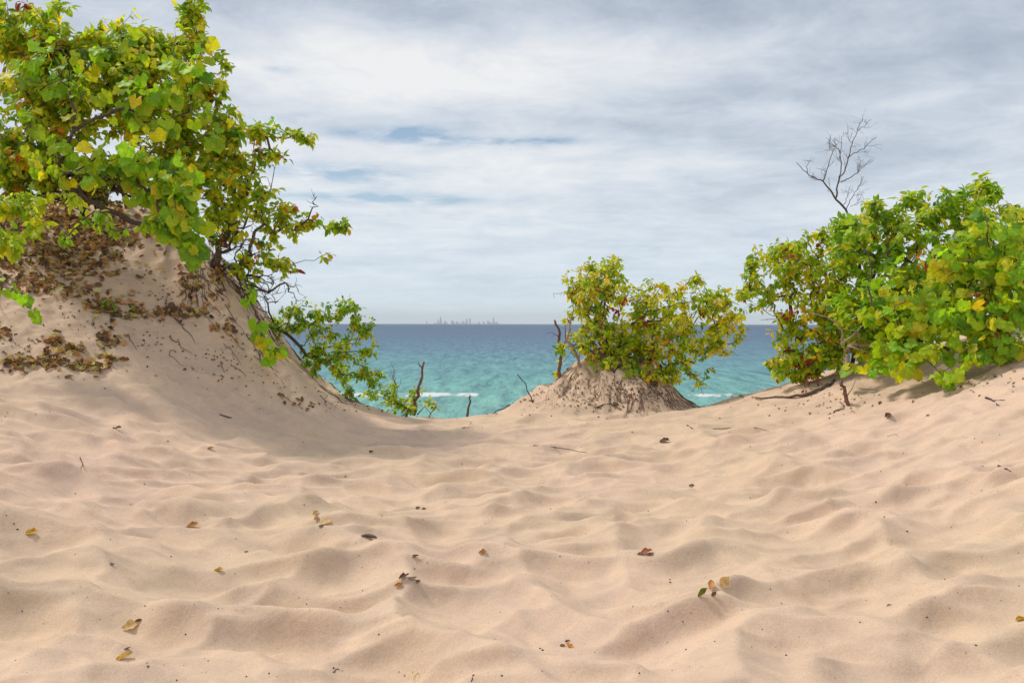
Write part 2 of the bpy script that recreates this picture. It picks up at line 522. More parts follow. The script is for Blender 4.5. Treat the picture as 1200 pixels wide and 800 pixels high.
# ------------------------------------------------------------------ leaves
def tpl_ovate():
    ys_ = np.array([0, .22, .5, .78, 1.0]); w = np.array([0, .22, .27, .17, 0])
    V = []; F = []
    for i, (y, ww) in enumerate(zip(ys_, w)):
        z = -.16 * y * y
        if ww == 0: V.append((0, y, z))
        else: V += [(-ww, y, z + ww * .38), (0, y, z), (ww, y, z + ww * .38)]
    # indices: 0 | 1 2 3 | 4 5 6 | 7 8 9 | 10
    F = [(0, 2, 1), (0, 3, 2), (10, 7, 8), (10, 8, 9)]
    for a, b in ((1, 4), (4, 7)):
        F += [(a, a + 1, b + 1), (a, b + 1, b), (a + 1, a + 2, b + 2), (a + 1, b + 2, b + 1)]
    return np.array(V, float), np.array(F)


def tpl_grape(seed=0):
    r_ = np.random.default_rng(seed)
    nb = 26
    th = np.linspace(0, 2 * np.pi, nb, endpoint=False)       # 0 = tip (+y)
    a = np.abs(((th + np.pi) % (2 * np.pi)) - np.pi)
    r = .51 + .045 * np.cos(2.5 * a) ** 2 * (a < 1.6) + .09 * np.exp(-(a / .3) ** 2) - .02 * np.cos(a)
    r = r - .42 * np.exp(-((a - np.pi) / .30) ** 2)
    r = r * (1 + .035 * np.where(np.arange(nb) % 2 == 0, 1, -1))
    cx, cy = 0, .42
    V = [(0, cy, 0)]
    for rr, wob in ((.5, .02), (1.0, .07)):
        for k in range(nb):
            x = math.sin(th[k]) * r[k] * rr; y = cy + math.cos(th[k]) * r[k] * rr
            z = .16 * abs(x) - .18 * (y - cy) ** 2 - .22 * x * x + wob * math.sin(5 * th[k] + seed) * rr
            V.append((x, y, z))
    F = []
    for k in range(nb):
        k2 = (k + 1) % nb
        F.append((0, 1 + k2, 1 + k))
        F.append((1 + k, 1 + k2, 1 + nb + k2)); F.append((1 + k, 1 + nb + k2, 1 + nb + k))
    return np.array(V, float), np.array(F)


def tpl_curl(seed=0):
    """dry curled leaf"""
    r_ = np.random.default_rng(seed)
    nu, nv = 5, 7
    V = []; a1 = r_.uniform(1.2, 2.4); tw = r_.uniform(-.9, .9); up = r_.uniform(.1, .45)
    for j in range(nv):
        y = j / (nv - 1); w = .36 * math.sin(math.pi * min(1, y * .94 + .05)) ** .8 * (1 + .2 * r_.normal())
        for i in range(nu):
            u = (i / (nu - 1) - .5) * 2
            an = u * a1 + tw * y
            x = w * math.sin(an) / max(a1, 1) * 1.4; z = w * (1 - math.cos(an)) * .75 + up * y * y + r_.normal() * .014
            V.append((x, y - .5, z + .01))
    F = []
    for j in range(nv - 1):
        for i in range(nu - 1):
            q = j * nu + i
            F += [(q, q + 1, q + nu + 1), (q, q + nu + 1, q + nu)]
    return np.array(V, float), np.array(F)


OV = [tpl_ovate()]
GR = [tpl_grape(s) for s in range(4)]
CU = [tpl_curl(s) for s in range(7)]


def nrm(v): return v / (np.linalg.norm(v, axis=-1, keepdims=True) + 1e-9)


def leaves_arrays(tpls, pos, tip, nor, size, colr, r_):
    tip = nrm(tip); nor = nor - (nor * tip).sum(-1, keepdims=True) * tip; nor = nrm(nor)
    side = np.cross(tip, nor)
    Vs = []; Fs = []; Cs = []; Us = []; off = 0
    which = r_.integers(0, len(tpls), len(pos))
    for k, (tv, tf) in enumerate(tpls):
        s = which == k; n = s.sum()
        if n == 0: continue
        loc = np.repeat(tv[None], n, 0)
        bend = r_.uniform(-.1, .55, n)[:, None]
        loc[..., 2] = loc[..., 2] - bend * loc[..., 1] ** 2 * .6
        loc[..., 0] *= r_.uniform(.8, 1.12, n)[:, None]
        loc[..., 2] += r_.uniform(-.25, .25, n)[:, None] * loc[..., 0] * loc[..., 1]
        loc = loc * size[s][:, None, None]
        w = pos[s][:, None] + loc[..., :1] * side[s][:, None] + loc[..., 1:2] * tip[s][:, None] + loc[..., 2:] * nor[s][:, None]
        Vs.append(w.reshape(-1, 3))
        Fs.append((tf[None] + (np.arange(n) * len(tv))[:, None, None] + off).reshape(-1, 3))
        off += n * len(tv)
        Cs.append(np.repeat(colr[s][:, None], len(tv), 1).reshape(-1, 3))
        Us.append(np.repeat(tv[None, :, :2], n, 0).reshape(-1, 2))
    return np.concatenate(Vs), np.concatenate(Fs), np.concatenate(Cs), np.concatenate(Us)


PAL = {   # linear base colours (of the leaf itself)
    'green': (.20, .38, .012), 'deep': (.10, .25, .014), 'lime': (.38, .52, .014), 'yellowgreen': (.56, .58, .018),
    'yellow': (.76, .58, .02), 'orange': (.50, .20, .02), 'red': (.26, .025, .035), 'brown': (.20, .10, .045), 'bright': (.27, .50, .014)}


def pick_colors(n_tip, r_, mix):
    names = list(mix); w = np.array([mix[k] for k in names], float); w /= w.sum()
    return np.array([PAL[k] for k in names])[r_.choice(len(names), n_tip, p=w)]


# ------------------------------------------------------------------ shrubs
def sample_blobs(blobs, n, r_):
    B = np.array([b[:6] for b in blobs], float)
    wt = np.array([b[2] * b[3] * (b[6] if len(b) > 6 else 1.) for b in blobs]); wt = wt / wt.sum()
    k = r_.choice(len(B), n, p=wt)
    d = r_.normal(size=(n, 3)); d /= np.linalg.norm(d, axis=1)[:, None]
    d *= r_.uniform(0, 1, n)[:, None] ** .42
    b = B[k]
    return P(b[:, 0] + d[:, 0] * b[:, 2], b[:, 1] + d[:, 1] * b[:, 3], b[:, 4] + d[:, 2] * b[:, 5])


def grow(roots, tips, r_, seg=.13, wander=.35, back=.6):
    """connect each tip to the nearest suitable point of the growing plant"""
    pos = [np.array(r, float) for r in roots]; par = [-1] * len(roots); dr = [np.array([0, 0, 1.])] * len(roots)
    Pp = np.zeros((60000, 3)); Pd = np.zeros((60000, 3)); n = len(roots)
    Pp[:n] = pos; Pd[:n] = (0, 0, 1)
    root_c = np.mean(pos, 0)
    order = np.argsort(np.linalg.norm(tips - root_c, axis=1) + r_.uniform(0, .25, len(tips)))
    tipidx = []
    for t in order:
        T = tips[t]
        d = T - Pp[:n]; dist = np.linalg.norm(d, axis=1) + 1e-6
        cosang = (d * Pd[:n]).sum(1) / dist
        cost = dist * (1 + back * (1 - cosang)) + r_.uniform(0, .04, n)
        a = int(cost.argmin()); A = Pp[a]; D = dist[a]
        m = max(2, int(D / seg))
        side = np.cross(T - A, r_.normal(size=3)); side /= np.linalg.norm(side) + 1e-9
        arch = (side * r_.uniform(.03, .14) + np.array([0, 0, r_.uniform(0, .10)])) * D
        prev = a; lastp = A
        bend0 = Pd[a] * D * .25
        for i in range(1, m + 1):
            u = i / m
            q = A + (T - A) * u + arch * math.sin(math.pi * u) + bend0 * u * (1 - u) ** 2 * 2
            if i < m: q = q + r_.normal(size=3) * seg * .12 * wander * 2
            Pp[n] = q; Pd[n] = nrm(q - lastp); par.append(prev); prev = n; lastp = q; n += 1
        tipidx.append(prev)
    return Pp[:n].copy(), np.array(par), Pd[:n].copy(), tipidx


def branch_tubes(Pn, par, tipidx, r0=.0028, expo=.47, rmax=.05, tubes=None, k=5):
    cnt = np.zeros(len(Pn))
    for t in tipidx: cnt[t] += 1
    for i in range(len(Pn) - 1, -1, -1):
        if par[i] >= 0: cnt[par[i]] += cnt[i]
    rad = np.minimum(r0 * np.maximum(cnt, 1) ** expo, rmax)
    used = np.zeros(len(Pn), bool); T = tubes or Tubes()
    # longest first
    for t in sorted(tipidx, key=lambda q: -np.linalg.norm(Pn[q] - Pn[0])):
        ch = []; j = t
        while j >= 0:
            ch.append(j)
            if used[j]: break
            used[j] = True; j = par[j]
        if len(ch) < 2: continue
        ch = ch[::-1]
        rr = rad[ch].copy()
        if used[ch[0]] and len(ch) > 1: rr[0] = rr[1]
        rr[-1] *= .6
        T.add(Pn[ch], rr, 6 if rr[0] > .012 else 4)
    return T, rad


def leafify(Pn, par, Pd, tipidx, r_, kind, size, per, mix, reach=.30, droop=.5, outward=.7, center=None, mixes2=None, jitter=.03, petiole=.03, face=(.05, -.55, .7)):
    pos = []; tip = []; colr = []
    tc = pick_colors(len(tipidx), r_, mix)
    for q, t in enumerate(tipidx):
        ch = []; j = t; L_ = 0
        while j >= 0 and L_ < reach:
            ch.append(j)
            if par[j] >= 0: L_ += np.linalg.norm(Pn[j] - Pn[par[j]])
            j = par[j]
        n = max(1, int(per * r_.uniform(.5, 1.4)))
        pts = Pn[ch]
        f = r_.uniform(0, 1, n) ** 1.2 * (len(ch) - 1.001) if len(ch) > 1 else np.zeros(n)
        i0 = f.astype(int); u = (f - i0)[:, None]
        p = pts[i0] * (1 - u) + pts[np.minimum(i0 + 1, len(ch) - 1)] * u
        dvec = Pd[np.array(ch)[i0]]
        s = nrm(np.cross(dvec, r_.normal(size=(n, 3))))
        tdir = nrm(dvec * .6 + s * .9 + np.array([0, 0, -droop]) + r_.normal(size=(n, 3)) * .25)
        pos.append(p + tdir * petiole * r_.uniform(.4, 1.3, n)[:, None] + r_.normal(size=(n, 3)) * jitter * .5); tip.append(tdir)
        cj = tc[q][None] * (1 + r_.normal(size=(n, 1)) * .16) 
        oth = pick_colors(n, r_, mix); g = (r_.uniform(0, 1, n) < .35)[:, None]
        cj = np.where(g, oth, cj * (1 + r_.normal(size=(n, 3)) * .06))
        colr.append(np.clip(cj, .005, .8))
    pos = np.concatenate(pos); tip = np.concatenate(tip); colr = np.concatenate(colr)
    cen = np.array(center if center is not None else pos.mean(0))
    out = nrm(pos - cen)
    nor = nrm(out * outward * .5 + np.array(face) + r_.normal(size=pos.shape) * .42)
    sz = size * r_.uniform(.6, 1.25, len(pos))
    return pos, tip, nor, sz, colr


leafM = leaf_mat('thin_leaf', .5)
vineM = leaf_mat('vine_leaf', .5, .5)
dryM = leaf_mat('dry_leaf', .12, .75, veins=False)
barkM = bark_mat('grey_bark', (.055, .04, .035), (.16, .115, .095))
barkR = bark_mat('reddish_bark', (.10, .045, .03), (.26, .14, .10))
barkD = bark_mat('driftwood', (.24, .15, .11), (.50, .37, .30), 45)
twigM = bark_mat('dark_twig', (.035, .022, .022), (.12, .075, .07), 60)


def shrub(name, label, cat, roots, blobs, ntip, per, size, mix, kind='ovate', seed=1, bark=None, r0=.0026, wander=.5, droop=.5,
          bare=0, bare_blobs=None, leafmat=None, reach=.3, group=None, petiole=.02, face=(.05, -.55, .7), rmax=.045, trunk_split=.02, expo=.47):
    r_ = np.random.default_rng(seed)
    R = []
    for (px, py) in roots:
        h = hit(px, py)[0]; h[2] -= .12; R.append(h)
    loc = tuple(np.mean(R, 0) + np.array([0, 0, .12]))
    e = empty(name, loc); tag(e, label, cat, group)
    tips = sample_blobs(blobs, ntip, r_)
    gz = H(tips[:, 0], tips[:, 1]); tips[:, 2] = np.maximum(tips[:, 2], gz + .03)
    if bare:
        tb = sample_blobs(bare_blobs, bare, r_); tb[:, 2] = np.maximum(tb[:, 2], H(tb[:, 0], tb[:, 1]) + .01)
        alltips = np.concatenate([tips, tb])
    else: alltips = tips
    Pn, par, Pd, ti = grow(R, alltips, r_, wander=wander)
    # which tips carry leaves
    tipset = set(map(lambda v: tuple(np.round(v, 5)), tips))
    lt = [t for t in ti if tuple(np.round(Pn[t], 5)) in tipset]
    T, rad = branch_tubes(Pn, par, ti, r0=r0, rmax=rmax, expo=expo)
    T.build('branches' if kind == 'ovate' else 'vine_stem', bark or barkM, e)
    pos, tip, nor, sz, colr = leafify(Pn, par, Pd, lt, r_, kind, size, per, mix, droop=droop, reach=reach, petiole=petiole, face=face)
    below = pos[:, 2] < H(pos[:, 0], pos[:, 1]) + .01
    pos, tip, nor, sz, colr = [a[~below] for a in (pos, tip, nor, sz, colr)]
    V, F, C_, U_ = leaves_arrays(OV if kind == 'ovate' else GR, pos, tip, nor, sz, colr, r_)
    fo = mesh_from('foliage', V - np.array(loc), F, leafmat or (leafM if kind == 'ovate' else vineM), e, colors=C_, uv=U_)
    return e, (Pn, par, Pd, ti)


def drape(starts, r_, length=.6, step=.05, wander=.5, lift=.004, down=1.0):
    """fibres lying on the sand, running downslope"""
    p = np.array(starts, float); n = len(p)
    out = [p.copy()]
    d = r_.normal(size=(n, 2)) * .3
    for i in range(int(length / step)):
        g = gnormal(p[:, 0], p[:, 1], .08)[:, :2] * down
        d = d * .6 + g + r_.normal(size=(n, 2)) * wander * .35
        dn = d / (np.linalg.norm(d, axis=1)[:, None] + 1e-6)
        p = p.copy(); p[:, :2] += dn * step; p[:, 2] = H(p[:, 0], p[:, 1]) + lift + r_.uniform(-.6, 1, n) * lift
        out.append(p)
    return np.stack(out, 1)


GREENISH = {'green': 3, 'lime': 4, 'bright': 3, 'yellowgreen': 2.6, 'deep': 1.2, 'yellow': .5}
YELLOWISH = {'green': 3, 'lime': 4, 'yellowgreen': 3.4, 'deep': .8, 'yellow': 1.1, 'orange': .25, 'red': .12}
VINE = {'bright': 4, 'lime': 3.2, 'green': 2.6, 'yellowgreen': 2.0, 'yellow': .35, 'deep': .8}
SMALLG = {'deep': 2.2, 'green': 4, 'lime': 2.4, 'yellowgreen': 1.2, 'yellow': .3, 'red': .12}

# ---- left bank
shrub('tall_shrub', 'tall green shrub with yellow-green leaflets filling the upper left corner above the bank', 'shrub',
      [(60, 240), (150, 240)],
      [(30, 110, 75, 95, 11.6, .7, 1.2), (110, 100, 85, 75, 11.6, .7, 1.2), (185, 105, 60, 70, 11.7, .6, 1.1), (240, 100, 32, 60, 11.8, .4), (222, 40, 22, 40, 11.8, .3),
       (225, 8, 16, 26, 11.8, .2, 1.6), (160, 40, 35, 20, 11.6, .3, .8), (40, 40, 65, 32, 11.6, .5), (70, 8, 14, 12, 11.4, .2, .6), (160, 12, 22, 10, 11.5, .2, .8),
       (235, 190, 52, 45, 11.8, .5), (262, 150, 24, 40, 11.9, .3), (30, 180, 45, 35, 11.4, .4), (10, 20, 30, 40, 11.3, .4), (205, 150, 30, 40, 11.8, .3, 1), (30, 205, 50, 24, 11.7, .3, 1.7), (100, 205, 60, 24, 11.8, .3, 1.7), (170, 200, 40, 24, 11.7, .4, 1.2), (130, 60, 60, 30, 11.6, .5, 1.2), (180, 60, 40, 30, 11.6, .4, 1.2)],
      1250, 16, .112, YELLOWISH, seed=21, reach=.34, wander=.6)
shrub('grape_vine', 'wild grape vine with large lobed leaves hanging over the top of the left bank', 'vine',
      [(150, 255), (215, 285)],
      [(150, 185, 62, 45, 10.3, .4), (190, 215, 45, 40, 10.2, .3, 1.3), (213, 225, 22, 55, 10.1, .2, 1.5), (232, 285, 12, 30, 10.0, .1, 1.7), (208, 262, 20, 20, 10.0, .12, .9), (60, 190, 45, 35, 10.4, .3, .9),
       (120, 60, 70, 30, 10.7, .3, .5), (215, 70, 40, 45, 10.7, .3, .6), (50, 100, 50, 60, 10.6, .3, .6), (160, 120, 60, 40, 10.6, .3, .8), (250, 150, 30, 30, 11.0, .2, .5)],
      230, 3.6, .155, VINE, kind='grape', seed=5, reach=.3, droop=1.1, petiole=.06, face=(.0, -.95, .35), r0=.003)
shrub('grape_vine', 'trailing grape vine with a few big leaves hanging down the steep left bank', 'vine',
      [(285, 335)],
      [(292, 348, 8, 10, 11.4, .06), (302, 372, 9, 10, 11.3, .06, 1.5), (312, 390, 9, 9, 11.25, .06, 1.5), (320, 412, 10, 12, 11.2, .06, 2)],
      14, 2.2, .17, {'bright': 3, 'yellowgreen': 2, 'yellow': 1.2}, kind='grape', seed=6, reach=.12, droop=1.3, petiole=.04, face=(0, -.95, .3), r0=.004)
shrub('compound_leaf_sapling', 'low light-green sapling with drooping leaflets over the brown leaf litter at the left edge', 'sapling',
      [(20, 290)],
      [(15, 240, 34, 20, 9.9, .2), (12, 285, 24, 20, 9.6, .2), (40, 265, 18, 16, 9.7, .2), (50, 230, 24, 14, 9.9, .2), (85, 240, 20, 10, 10.0, .2, .6)],
      50, 15, .095, {'lime': 4, 'yellowgreen': 3, 'bright': 2}, seed=8, reach=.22, droop=1.0, face=(0, -.8, .5))
shrub('compound_leaf_sapling', 'thin green sapling arching from leaf litter below the hanging grape leaves', 'sapling',
      [(70, 300)],
      [(80, 275, 12, 10, 9.9, .1), (118, 258, 22, 10, 9.9, .15), (138, 280, 10, 14, 9.8, .1), (178, 258, 14, 14, 9.9, .1)],
      22, 11, .095, {'bright': 4, 'lime': 3, 'green': 2, 'yellow': .3}, seed=9, reach=.2, droop=1.1, face=(0, -.8, .5))
shrub('grape_vine', 'small grape runner with a few leaves at the left edge low on the bank', 'vine',
      [(0, 350)],
      [(4, 335, 10, 10, 9.0, .1), (28, 346, 10, 7, 8.9, .1), (40, 362, 5, 5, 8.85, .1)],
      11, 1.6, .12, {'green': 3, 'bright': 2, 'deep': 1}, kind='grape', seed=10, reach=.1, droop=1.2, petiole=.03, face=(0, -.9, .4))
shrub('arching_shrub', 'open shrub with arching branches reaching lakeward from the crest of the left bank', 'shrub',
      [(235, 300), (262, 330), (245, 310)],
      [(300, 150, 28, 16, 12.1, .3, 1.3), (345, 155, 16, 9, 12.0, .12, 1.3), (362, 163, 8, 5, 12.0, .08, 1), (300, 185, 28, 20, 12.1, .3), (325, 185, 14, 8, 12.0, .1, .9),
       (300, 230, 40, 32, 12.1, .4, 1.2), (338, 260, 26, 22, 12.1, .3, 1.3), (395, 266, 18, 6, 12.0, .12, 1.8), (372, 262, 18, 8, 12.0, .1, 1), (384, 292, 6, 6, 12.0, .1, 1.5), (312, 290, 25, 26, 12.1, .3, .8),
       (338, 315, 14, 12, 12.0, .2, 1.2), (258, 262, 24, 28, 12.2, .3, 1.3), (250, 235, 20, 20, 12.1, .2, 1), (290, 315, 22, 20, 12.3, .3, .6), (270, 215, 25, 50, 12.1, .3, .9), (265, 165, 18, 20, 12.1, .2, .9)],
      330, 11, .10, YELLOWISH, seed=12, reach=.24, wander=.8, r0=.0032,
      bare=520, bare_blobs=[(275, 280, 42, 50, 12.3, .45, 1.6), (320, 330, 32, 22, 12.3, .3, 1), (345, 345, 16, 14, 12.2, .15, .7), (300, 345, 26, 26, 12.4, .2, 1), (240, 220, 40, 40, 12.3, .3, .6), (365, 232, 7, 12, 12, .08, 1.2), (320, 180, 28, 28, 12.1, .2, .3)])
shrub('low_shrub', 'low small-leaved shrub spreading down the lakeward slope of the left bank', 'shrub',
      [(318, 372), (335, 398)],
      [(350, 362, 22, 12, 12.7, .25, .8), (405, 362, 26, 14, 12.7, .25, 1.2), (372, 385, 30, 20, 12.7, .3), (425, 385, 18, 20, 12.7, .25), (400, 412, 28, 22, 12.8, .3),
       (370, 420, 16, 20, 12.9, .2), (435, 408, 12, 12, 12.7, .2), (432, 440, 18, 16, 12.9, .2, .9), (400, 437, 14, 14, 13.1, .2), (330, 385, 20, 22, 12.9, .2, .7), (360, 440, 14, 14, 13.0, .2, .6), (410, 462, 12, 8, 13.0, .1, .6)],
      260, 13, .068, SMALLG, seed=14, reach=.22, wander=.8,
      bare=60, bare_blobs=[(320, 350, 34, 30, 12.6, .3), (345, 390, 26, 24, 12.7, .2)])
shrub('seedling_shrub', 'knee-high leafy sprouts on the sand rim beside the upright dead stick', 'shrub',
      [(455, 482), (478, 486), (500, 487)],
      [(455, 452, 12, 12, 13.3, .2), (462, 470, 16, 12, 13.3, .2), (484, 462, 12, 12, 13.3, .2), (480, 478, 14, 8, 13.2, .2), (505, 470, 9, 10, 13.4, .15, .7), (435, 462, 10, 8, 13.2, .15)],
      75, 8, .066, {'lime': 3, 'green': 4, 'yellowgreen': 2, 'red': .4}, seed=15, reach=.16,
      bare=16, bare_blobs=[(460, 440, 20, 20, 13.3, .2), (508, 478, 8, 8, 13.3, .1)])
shrub('dry_brush', 'tangle of dry leafless twigs under the canopy at the top left of the bank', 'dead brush',
      [(40, 245), (80, 240), (120, 240), (165, 250), (100, 250)],
      [(80, 222, 90, 20, 11.7, .4)], 90, 6, .085, {'brown': 3, 'orange': 1, 'yellowgreen': 3, 'green': 2}, seed=16, bark=twigM, r0=.0036, wander=1.2,
      bare=520, bare_blobs=[(90, 220, 100, 30, 11.6, .5, 1.6), (30, 180, 40, 40, 11.6, .4), (190, 215, 30, 30, 11.9, .3)])

# ---- hummock shrub in the middle
mid, _ = shrub('hummock_shrub', 'rounded yellow-green shrub growing on the sand hummock in the middle', 'shrub',
      [(672, 432), (700, 428), (722, 440), (742, 448), (775, 456)],
      [(700, 340, 38, 32, 13.3, .5, 1.3), (718, 318, 22, 16, 13.3, .3, 1), (762, 355, 42, 36, 13.3, .6, 1.2), (815, 345, 28, 22, 13.3, .45), (843, 368, 26, 30, 13.3, .45, 1.1), (800, 390, 48, 34, 13.3, .6, 1.2),
       (735, 395, 45, 26, 13.2, .5, 1.1), (700, 382, 28, 24, 13.2, .4), (842, 405, 22, 14, 13.3, .3, .8), (790, 425, 22, 18, 13.2, .3), (712, 425, 14, 10, 13.0, .2, .7), (672, 345, 14, 30, 13.3, .2, .7),
       (830, 425, 12, 12, 13.3, .2, .4), (764, 322, 6, 8, 13.3, .1, .6), (740, 440, 30, 8, 12.9, .2, .7), (722, 308, 12, 8, 13.3, .1, 1.2), (694, 312, 8, 10, 13.3, .1, 1), (866, 390, 12, 16, 13.3, .1, .8), (818, 326, 14, 8, 13.3, .1, 1), (850, 345, 12, 10, 13.3, .15, 1), (778, 440, 8, 16, 13.1, .1, 1.2), (822, 440, 10, 10, 13.3, .1, .5), (664, 372, 10, 18, 13.2, .1, .5), (745, 418, 40, 20, 13.1, .3, 1.1), (715, 430, 24, 9, 12.8, .12, 1.2), (688, 408, 18, 14, 13.0, .2, 1.2), (675, 395, 16, 14, 13.1, .2, .9), (755, 440, 24, 10, 12.7, .12, 1), (785, 440, 16, 14, 13.0, .15, 1), (655, 410, 6, 8, 13.2, .08, .6), (652, 430, 8, 8, 13.3, .08, .8)],
      820, 13, .080, dict(YELLOWISH, yellow=2.6, yellowgreen=5), seed=31, reach=.2, wander=.8, rmax=.03,
      bare=90, bare_blobs=[(690, 400, 30, 30, 13.2, .3), (655, 350, 14, 14, 13.3, .1, .6), (740, 425, 50, 20, 13.1, .3, .8), (820, 455, 14, 16, 13.4, .15, .8)])


def part_leaves(name, parent, blobs, n, size, mix, tpls, seed, mat=None, face=(0, -.8, .5), down=1.0):
    r_ = np.random.default_rng(seed)
    pos = sample_blobs(blobs, n, r_)
    tip = nrm(r_.normal(size=pos.shape) * .6 + np.array([0, 0, -down])); nor = nrm(r_.normal(size=pos.shape) * .5 + np.array(face))
    V, F, C_, U_ = leaves_arrays(tpls, pos, tip, nor, size * r_.uniform(.6, 1.2, n), pick_colors(n, r_, mix) * (1 + r_.normal(size=(n, 1)) * .15), r_)
    return mesh_from(name, V - np.array(parent.location), F, mat or leafM, parent, colors=np.clip(C_, .004, .8), uv=U_)


o = part_leaves('dead_foliage', mid, [(765, 430, 5, 8, 12.75, .06), (768, 452, 4, 12, 12.7, .06, 1.5)], 22, .10, {'orange': 3, 'brown': 1}, CU, 41, dryM)
tag(o, 'hanging cluster of rust-orange dead leaves')
o = part_leaves('red_foliage', mid, [(733, 352, 9, 7, 12.9, .1), (722, 362, 7, 5, 12.9, .1), (705, 378, 5, 4, 12.9, .1)], 34, .07, {'red': 3, 'orange': 1.2}, OV, 42)
tag(o, 'patch of red autumn leaves')

r_ = np.random.default_rng(50)
T = Tubes()
st = hit(np.concatenate([r_.normal(672, 9, 50), r_.normal(725, 14, 40), r_.normal(765, 16, 55), r_.normal(795, 10, 50), r_.uniform(640, 800, 40)]), np.concatenate([r_.uniform(428, 455, 50), r_.uniform(440, 466, 40), r_.uniform(440, 470, 55), r_.uniform(450, 474, 50), r_.uniform(440, 478, 40)]), 11.5, 15)
for ln in drape(st, r_, .42, .04, 1.6, .012):
    m_ = r_.integers(4, len(ln) + 1); T.add(ln[:m_], np.linspace(r_.uniform(.0015, .0055), .001, m_), 4)
T.build('roots', bark_mat('root_brown', (.09, .05, .035), (.24, .15, .11), 50), mid)

# dead upright stems at the left edge of the hummock
def stick(name, label, cat, pts, rads, mat, k=7, group=None, forks=(), jitter=.01, seed=0):
    r_ = np.random.default_rng(seed)
    pts = np.array(pts, float)
    # resample
    m = 3 * len(pts)
    tt = np.linspace(0, len(pts) - 1, m); i0 = np.minimum(tt.astype(int), len(pts) - 2); u = (tt - i0)[:, None]
    q = pts[i0] * (1 - u) + pts[i0 + 1] * u
    q[1:-1] += r_.normal(size=(m - 2, 3)) * jitter
    rr = np.interp(tt, np.linspace(0, len(pts) - 1, len(rads)), rads) * (1 + r_.normal(size=m) * .06)
    T = Tubes(); T.add(q, rr, k)
    for f in forks:
        f = np.array(f[0], float), f[1]
        T.add(f[0], np.linspace(f[1], f[1] * .4, len(f[0])), max(4, k - 2))
    o = T.build_top(name, mat, q[0])
    tag(o, label, cat, group)
    return o


def PP(lst, Y): return [tuple(P(a, b, Y)) for a, b in lst]


stick('dead_stick', 'broken reddish dead stem leaning at the left side of the middle hummock', 'stick',
      PP([(656, 446), (656, 428), (659, 410), (655, 392), (650, 375)], 13.25), [.03, .027, .022, .016], barkR, seed=1,
      forks=[(PP([(658, 415), (663, 398), (662, 378)], 13.25), .014), (PP([(656, 395), (646, 389), (640, 391)], 13.2), .007)])
stick('dead_stick', 'pale crooked dead stem slanting up from the sand crest of the middle hummock', 'stick',
      PP([(683, 436), (678, 420), (672, 408), (664, 398), (668, 380), (672, 360)], 13.05), [.026, .022, .018, .009], barkD, seed=2,
      forks=[(PP([(678, 420), (684, 404), (680, 390)], 13.0), .012)])
stick('dead_stick', 'forked upright dead stick standing on the rim left of the lake gap', 'stick',
      PP([(485, 486), (488, 465), (493, 445), (497, 424)], 13.3), [.032, .027, .022, .014], barkR, seed=3,
      forks=[(PP([(495, 432), (491, 427), (490, 424)], 13.3), .012), (PP([(489, 486), (498, 476), (506, 486)], 13.2), .011)])
stick('wooden_stub', 'short upright grey stub poking from the sand rim in the lake gap', 'stick',
      PP([(548, 489), (549, 478), (551, 463)], 13.7), [.022, .019, .013], barkM, seed=4)
stick('dead_twig', 'thin leaning twig beside the left foot of the middle hummock', 'twig',
      PP([(628, 480), (622, 466), (617, 450), (606, 438)], 12.9), [.010, .009, .006], twigM, seed=5,
      forks=[(PP([(628, 480), (618, 484), (613, 478)], 12.8), .006)])
stick('dead_twig', 'low arching twig in the sand rim between the grey stub and the middle hummock', 'twig',
      PP([(572, 487), (590, 478), (600, 474), (612, 472)], 13.4), [.008, .009, .006], twigM, seed=6)
stick('wooden_stub', 'broken brown stub leaning in the sand below the right shrubs', 'stick',
      [tuple(hit(995, 474)[0] - np.array([0, 0, .03]))] + PP([(991, 460), (986, 445)], hit(995, 474)[0][1]), [.026, .024, .02], barkR, seed=7,
      forks=[(PP([(992, 464), (999, 454), (1003, 444)], hit(995, 474)[0][1]), .006)])


def ground_line(pts, lift=.01):
    h = hit([a for a, b in pts], [b for a, b in pts]); h[:, 2] += lift
    return [tuple(v) for v in h]


stick('driftwood_log', 'long thin weathered branch lying along the right bank, left of the brown stub', 'driftwood',
      ground_line([(885, 467), (915, 467), (940, 465), (960, 458), (978, 446)], .02), [.012, .016, .024, .02], barkM, seed=8)
stick('driftwood_branch', 'pale twisted driftwood branch sticking out of the right bank against the green leaves', 'driftwood',
      PP([(992, 432), (993, 418), (996, 405), (1012, 402), (1038, 402)], 10.9), [.034, .028, .022, .012], barkD, seed=9, jitter=.012,
      forks=[(PP([(994, 412), (986, 402), (988, 390), (982, 378), (968, 370), (950, 366)], 10.9), .017), (PP([(986, 402), (1000, 392), (1016, 375)], 10.8), .017),
             (PP([(1003, 404), (1008, 396), (1004, 387), (996, 386)], 10.8), .018), (PP([(996, 405), (1018, 412), (1036, 404)], 10.75), .010)])

